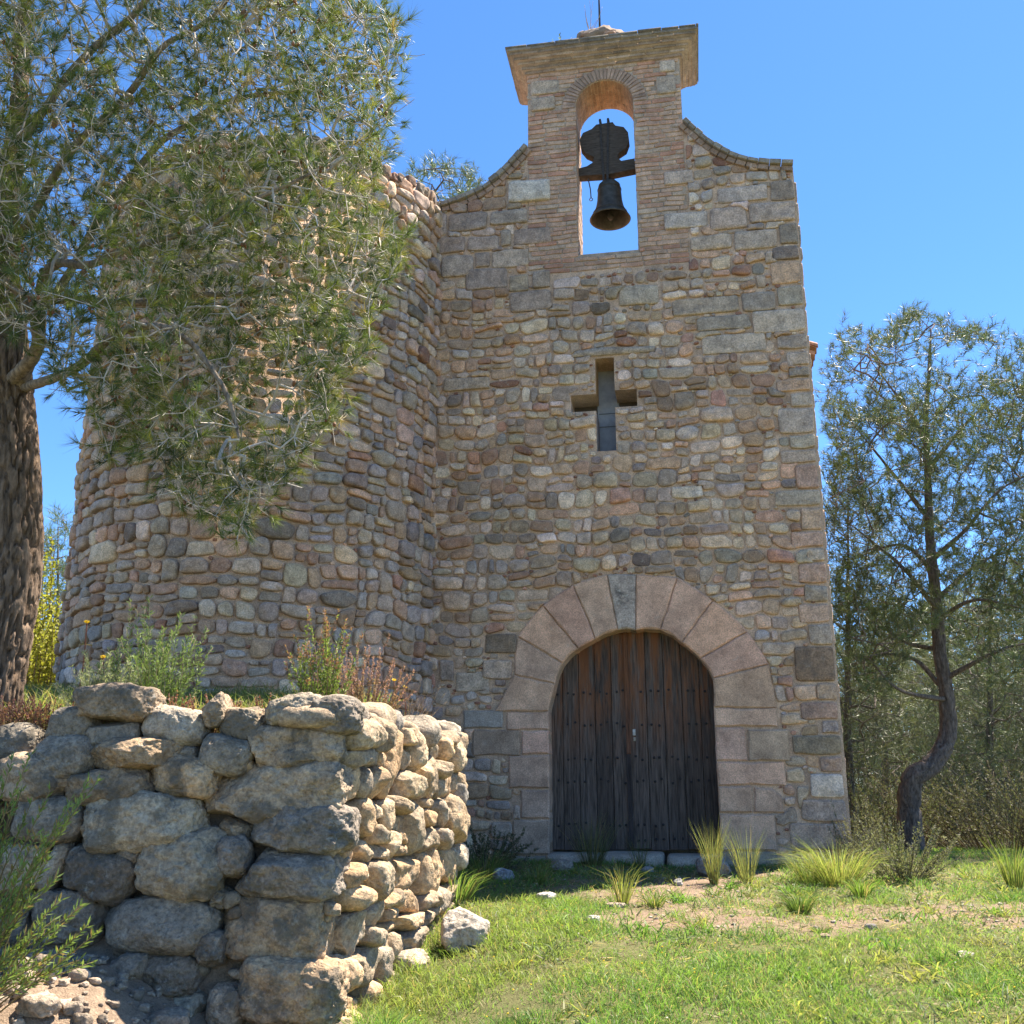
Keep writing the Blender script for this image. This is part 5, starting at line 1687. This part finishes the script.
# front left plant
def sprig_plant():
    rng = np.random.default_rng(230)
    B = np.array([at_depth(-35, 985, 5.2)[0], 5.2, 0]); B[2] = float(ground_z(B[0], B[1]))
    root = thing('daisy_bush', 'leafy green plant with arching sprigs before the boulder wall at the left edge', 'plant', tuple(B))
    sm, lm = MB(), MB()
    tips = [(30, 755, 5.0), (14, 800, 5.1), (50, 790, 5.0), (70, 800, 5.1), (90, 778, 5.15), (36, 835, 4.9), (8, 840, 5.0), (60, 900, 4.95), (84, 905, 5.0), (40, 890, 4.9), (100, 930, 5.05), (20, 870, 4.9), (64, 950, 5.0), (30, 940, 4.9), (5, 900, 4.85), (80, 960, 5.0), (0, 780, 5.1), (-20, 800, 5.0), (48, 860, 5.0), (28, 900, 5.1), (12, 950, 4.9), (55, 925, 5.0), (22, 790, 5.15)]
    tips = tips+[(a+rng.uniform(-18, 18), b+rng.uniform(-14, 22), y+rng.uniform(-.15, .15)) for a, b, y in tips]
    for a, b, y in tips:
        t = at_depth(a, b, y)
        s = B+np.array([rng.uniform(-.1, .12), rng.uniform(-.1, .1), -.02])
        mid = s*.45+t*.55+np.array([-.06, 0, -.03])+rng.normal(0, .03, 3)
        P = smooth_path(np.array([s, mid, t]), 12)
        tube(sm, P, np.linspace(.005, .002, 12), 5, (.2, .15, .07))
        n = 70; tt = rng.uniform(.5, 1, n); i = np.minimum((tt*11).astype(int), 10); f = (tt*11-i)[:, None]
        Q = P[i]*(1-f)+P[i+1]*f; d = unit(P[i+1]-P[i]); aa, bb = perp(d); ph = rng.uniform(0, 6.28, n)[:, None]; al = rng.uniform(.4, 1.0, n)[:, None]
        ld = unit(d*np.cos(al)+(aa*np.cos(ph)+bb*np.sin(ph))*np.sin(al)+[0, 0, .2])
        c = np.array([.16, .22, .065])*rng.uniform(.7, 1.4, (n, 1))*np.array([1, 1, 1.]); br = rng.random(n) < .12; c[br] = (.28, .2, .09)
        blades(lm, Q, ld, rng.uniform(.03, .055, n), .009, c, rng, kite=True)
    sm.build('stems', M_TWIG, root); lm.build('leaves', M_LEAF, root)
sprig_plant()

def tussock(px, py, hpx, wpx, label, seed, n=160, col=(.13, .18, .05), bend=.8, name='grass_tussock', group='grass tufts before the chapel', width=.006, y=None, tipc=None):
    rng = np.random.default_rng(seed)
    B = ray_ground(px, py) if y is None else on_ground(px, y)
    sc = B[1]/FPX
    H, W = hpx*sc, wpx*sc
    az = rng.uniform(0, 2*math.pi, n); r = np.sqrt(rng.uniform(0, 1, n))
    d = np.stack([np.cos(az), np.sin(az), 0*az], 1)
    base = B+d*(r*W*.14)[:, None]; base[:, 2] = ground_z(base[:, 0], base[:, 1])-.01
    slope = (r*W*.5/H)[:, None]
    dirs = unit(d*slope*.75+np.array([0, 0, 1.])+rng.normal(0, .08, (n, 3)))
    c = np.array(col)*rng.uniform(.65, 1.4, (n, 1))*np.ones((n, 3))
    dry = rng.random(n) < .18; c[dry] = np.array((.34, .28, .13))*rng.uniform(.7, 1.2, (dry.sum(), 1))
    mb = MB()
    blades(mb, base, dirs, H*rng.uniform(.55, 1.1, n), width, c, rng, bend*rng.uniform(.3, 1.2, n))
    o = mb.build(name, M_GRASS, None, loc=tuple(B))
    setp(o, label, 'grass tuft', group)
tussock(622, 903, 48, 40, 'tall bright grass tuft in the sun edge before the doorstep', 301, 70, (.20, .22, .07))
tussock(655, 907, 20, 36, 'low grass tuft right of the tall one before the doorstep', 302, 120)
tussock(800, 915, 30, 44, 'dome shaped dark green grass tuft on the bare earth', 303, 260, (.09, .14, .04), 1.0)
tussock(862, 897, 26, 40, 'bright green grass tuft below the yellowish tussock', 304, 200, (.14, .22, .05))
tussock(820, 932, 10, 30, 'low clump of weeds on the bare earth path', 305, 120, (.1, .16, .05), 1.2)
tussock(538, 884, 34, 50, 'thin grass tuft in the shade left of the door', 306, 70, (.16, .2, .06))
tussock(592, 866, 60, 60, 'feathery grass clump in front of the left door leaf', 307, 200, (.13, .15, .07), .5, width=.0035)
tussock(640, 868, 40, 30, 'thin feathery grass at the middle of the doorstep', 308, 70, (.13, .15, .07), .5, width=.0035)
tussock(714, 884, 66, 26, 'tall slim feathery grass before the right door jamb', 309, 170, (.20, .22, .09), .35, width=.0035)
tussock(747, 882, 60, 40, 'slim feathery grass against the jamb right of the door', 310, 150, (.19, .21, .09), .4, width=.0035)
tussock(838, 886, 58, 96, 'big yellowish green tussock at the right corner of the chapel', 311, 800, (.22, .26, .08), 1.5, width=.004)
tussock(812, 884, 46, 60, 'smaller yellowish tussock at the left side of the big one', 312, 260, (.19, .24, .07), 1.4, width=.004)
tussock(1015, 890, 58, 40, 'tall grass tuft with brown stalks at the right edge', 313, 150, (.17, .22, .06), .5)
tussock(485, 880, 40, 60, 'grass clump in the shadow beside the wall end', 314, 150, (.12, .17, .05), .8)
tussock(455, 905, 50, 70, 'lush grass clump at the far foot of the dry stone wall', 315, 260, (.14, .21, .06), .9)
leafy_shrub('low_shrub', 'grey green low shrub right of the yellowish tussock', ray_ground(905, 880), .62, 1.0, 240, 60, (.16, .165, .10), (.025, .045), .010, 90, stemcol=(.16, .12, .1))
leafy_shrub('low_shrub', 'slender dusty shrub against the chapel corner above the tussock', ray_ground(862, 866), .85, .6, 241, 34, (.19, .18, .12), (.025, .04), .009, 80, stemcol=(.18, .14, .1))
leafy_shrub('low_shrub', 'dark weedy bush in the shade left of the door', ray_ground(488, 872), .55, .9, 242, 46, (.10, .11, .06), (.03, .05), .010, 80)
leafy_shrub('yellow_bush', 'yellow green flowering bush between the near trunk and the tower', on_ground(36, 16.0), 3.5, 3.6, 243, 240, (.33, .33, .06), (.06, .11), .045, 120, srad=.012, up=.9, cat='bush', droop=.12, ang=(.4, 1.5))
leafy_shrub('low_shrub', 'dark brushwood thicket under the kinked pine on its right', on_ground(985, 17.0), 1.5, 3.4, 244, 150, (.10, .10, .065), (.05, .08), .016, 90, srad=.008, up=1.6)
leafy_shrub('low_shrub', 'dark brushwood thicket under the kinked pine on its left', on_ground(868, 17.5), 1.7, 2.6, 245, 120, (.10, .11, .065), (.05, .08), .016, 90, srad=.008, up=1.6)
leafy_shrub('low_shrub', 'brushwood thicket at the foot of the right edge trees', on_ground(1060, 16.0), 1.6, 3.0, 246, 110, (.11, .115, .07), (.05, .08), .016, 90, srad=.008, up=1.6)
# weeds on the cap of the bell gable
leafy_shrub('dry_weed', 'dry bare weed sprouting beside the iron cross', FW(CH['uc']-.12, CH['top']+.45, -.1), .5, .4, 250, 10, (.3, .24, .17), (.01, .02), .004, 12, stemcol=(.3, .22, .16), srad=.004)
leafy_shrub('green_weed', 'little green weed on the left of the gable cornice', FW(CH['uc']-.48, CH['top']+.02, .1), .26, .25, 251, 8, (.2, .25, .06), (.03, .05), .012, 14)

# ------------------------------------------------------------------ grass
def build_grass():
    rng = np.random.default_rng(400)
    mb = MB()
    X, Y = [], []
    for (x0, x1, y0, y1, dens) in [(-1.3, 5.8, 4.2, 7.0, 6000), (-.9, 7.0, 7.0, 9.0, 4200), (-.9, 7.5, 9.0, 12.2, 1900), (3.2, 12, 12.2, 18, 700)]:
        n = int((x1-x0)*(y1-y0)*dens)
        X.append(rng.uniform(x0, x1, n)); Y.append(rng.uniform(y0, y1, n))
    x, y = np.concatenate(X), np.concatenate(Y)
    b = bare_mask(x, y)
    clump = fbm(np.stack([x, y], -1)*3.0, 71, 3)
    keep = rng.random(len(x)) < np.clip((1-b)**1.3*(.75+.5*clump), 0.09+.08*np.clip(clump, 0, 1), 1)
    # not under the wall, inside the chapel or outside the view wedge
    edge = np.interp(y, [4, 6, 8.85, 9.3, 12], [-1.0, -1.02, -.46, -1.4, -1.6])
    keep &= ~((x < edge+.02) & (y > 5.8))
    fac = 12.0-x*math.tan(PSI)
    keep &= ~((y > fac-.04) & (x < 3.45))
    keep &= (np.abs(x) < .56*y+.6) | (rng.random(len(x)) < .45)
    x, y, clump = x[keep], y[keep], clump[keep]
    n = len(x)
    base = np.stack([x, y, ground_z(x, y)-.008], 1)
    d = unit(np.stack([rng.normal(0, .42, n), rng.normal(0, .42, n), np.ones(n)], 1))
    tall = sstep(.35, -.9, x)*sstep(9.5, 7.5, y)
    L = rng.uniform(.025, .085, n)*(1+.7*np.clip(clump, -.6, 1))*(1+1.2*tall)*(1+.0*y)
    hue = fbm(np.stack([x, y], -1)*.9, 88, 2)[:, None]
    g1, g2, g3 = np.array([.155, .265, .065]), np.array([.225, .285, .085]), np.array([.11, .205, .055])
    c = np.where(hue > 0, g1*(1-hue)+g2*hue, g1*(1+hue)-g3*hue)*rng.uniform(.7, 1.3, (n, 1))
    dry = rng.random(n) < .13
    c[dry] = np.array([.38, .32, .17])*rng.uniform(.7, 1.2, (dry.sum(), 1))
    w = np.interp(y, [5, 9, 16], [.0042, .005, .009])*rng.uniform(.7, 1.3, n)
    blades(mb, base, d, L, w, c, rng, rng.uniform(.2, 1.3, n))
    o = mb.build('lawn_grass', M_GRASS)
    setp(o, 'short patchy green grass covering the slope before the chapel', 'grass', kind='stuff')
    # rank grass on the terrace behind the wall
    m = 26000
    x = rng.uniform(-6.5, -.6, m); y = rng.uniform(6.3, 11.6, m)
    e_ = np.interp(y, [6, 8.85, 9.6, 11, 30], [-1.02, -.46, -1.0, -2.2, -3.0])
    k = (x < e_-.3) & (np.hypot(x+3.14, y-12.62) > 2.28) & (fbm(np.stack([x, y], -1)*1.4, 55, 3) > -.45)
    x, y = x[k], y[k]; m = len(x)
    mb = MB()
    d = unit(np.stack([rng.normal(0, .35, m), rng.normal(0, .35, m), np.ones(m)], 1))
    c = np.array([.17, .22, .06])*rng.uniform(.6, 1.4, (m, 1))*np.ones((m, 3)); dry = rng.random(m) < .35
    c[dry] = np.array([.36, .29, .15])*rng.uniform(.7, 1.2, (dry.sum(), 1))
    blades(mb, np.stack([x, y, ground_z(x, y)-.01], 1), d, rng.uniform(.08, .26, m), .007, c, rng, rng.uniform(.2, 1.2, m))
    o = mb.build('terrace_grass', M_GRASS)
    setp(o, 'rank half dry grass on the earth terrace between wall and tower', 'grass', kind='stuff')
    # straw, dead needles and leaf litter lying on the ground
    m = 15000
    x = rng.uniform(-.9, 6, m); y = rng.uniform(4.7, 11.5, m)
    k = (x > np.interp(y, [4, 6, 8.85, 9.3, 12], [-1.0, -.98, -.40, -1.2, -1.4])) & (y < 11.9-.18*x) & (np.abs(x) < .56*y+.4) & (fbm(np.stack([x, y], -1)*1.3, 123, 3) > -.25)
    x, y = x[k], y[k]; m = len(x)
    mb = MB()
    d = unit(np.stack([rng.normal(0, 1, m), rng.normal(0, 1, m), rng.uniform(-.05, .35, m)], 1))
    c = np.array([.40, .32, .20])*rng.uniform(.4, 1.2, (m, 1))
    blades(mb, np.stack([x, y, ground_z(x, y)+.006], 1), d, rng.uniform(.03, .12, m), rng.uniform(.003, .007, m), c, rng, kite=True)
    o = mb.build('dry_litter', M_GRASS); setp(o, 'dry straw and dead leaf litter scattered through the lawn', 'litter', kind='stuff')
    # rank weed clumps in the lawn
    mb = MB()
    for q in range(170):
        yy = rng.uniform(5.0, 10.5); xx = rng.uniform(-.7, .5*yy)
        if xx < np.interp(yy, [4, 6, 8.85, 9.3, 12], [-1.0, -.98, -.40, -1.2, -1.4])+.1: continue
        n_ = int(rng.integers(14, 46)); sp = rng.uniform(.03, .09)
        b0 = np.stack([xx+rng.normal(0, sp, n_), yy+rng.normal(0, sp, n_)], 1)
        d = unit(np.stack([rng.normal(0, .6, n_), rng.normal(0, .6, n_), np.ones(n_)], 1))
        col = [(.12, .22, .05), (.2, .28, .07), (.26, .27, .09), (.16, .2, .10)][int(rng.integers(4))]
        blades(mb, np.stack([b0[:, 0], b0[:, 1], ground_z(b0[:, 0], b0[:, 1])-.005], 1), d, rng.uniform(.05, .15, n_), rng.uniform(.005, .012), np.array(col)*rng.uniform(.7, 1.25, (n_, 1)), rng, rng.uniform(.3, 1.3, n_))
    o = mb.build('lawn_weeds', M_GRASS); setp(o, 'taller weed clumps growing through the lawn', 'weeds', kind='stuff')
    # tiny flowers and clover leaves
    mb = MB()
    m = 5200
    x = rng.uniform(-.9, 6, m); y = rng.uniform(4.8, 11, m)
    cl = fbm(np.stack([x, y], -1)*1.6, 99, 3)
    k = (cl > .12) & (np.abs(x) < .56*y+.4) & (x > np.interp(y, [4, 6, 8.85, 9.3, 12], [-1.0, -.98, -.40, -1.2, -1.4])) & (y < 11.6-.18*x)
    x, y = x[k], y[k]; m = len(x)
    for q in range(4):
        d = unit(np.stack([rng.normal(0, 1, m), rng.normal(0, 1, m), np.full(m, .55)], 1))
        P = np.stack([x, y, ground_z(x, y)+.004], 1)+rng.normal(0, .012, (m, 3))*[1, 1, .2]
        blades(mb, P, d, rng.uniform(.02, .04, m), .016, np.array([.20, .24, .12])*rng.uniform(.6, 1.3, (m, 1)), rng, kite=True)
    o = mb.build('ground_cover', M_GRASS); setp(o, 'small broad leaved weeds creeping in the lawn', 'weeds', kind='stuff')
    mb = MB(); v, f = ico(0)
    for q in range(170):
        yy = rng.uniform(5, 10); xx = rng.uniform(-.6, .5*yy)
        c = [(.7, .55, .04), (.7, .68, .6)][int(rng.random() < .3)]
        mb.add(np.array([xx, yy, float(ground_z(xx, yy))+rng.uniform(.03, .08)])+v*[.007, .007, .004], f, c)
    o = mb.build('lawn_flowers', M_LEAF); setp(o, 'tiny yellow and white flowers dotted in the lawn', 'flowers', kind='stuff')
    mb = MB()
    for q in range(1500):
        yy = rng.uniform(5.8, 11.3); xx = rng.uniform(-.3, 5.5)
        if rng.random() > bare_mask(np.array([xx]), np.array([yy]))[0]*.9+.03: continue
        r = rng.uniform(.005, .02)
        v, f = ico(1)
        q_ = v*np.array([r, r*.9, r*.6])*(1+.2*vnoise(v*2+q, 3))[:, None]
        mb.add(np.array([xx, yy, float(ground_z(xx, yy))+r*.2])+q_, f, np.array([.42, .36, .29])*rng.uniform(.6, 1.2))
    o = mb.build('gravel', M_RUBBLE); setp(o, 'scattered pebbles on the bare earth before the door', 'gravel', kind='stuff')
build_grass()
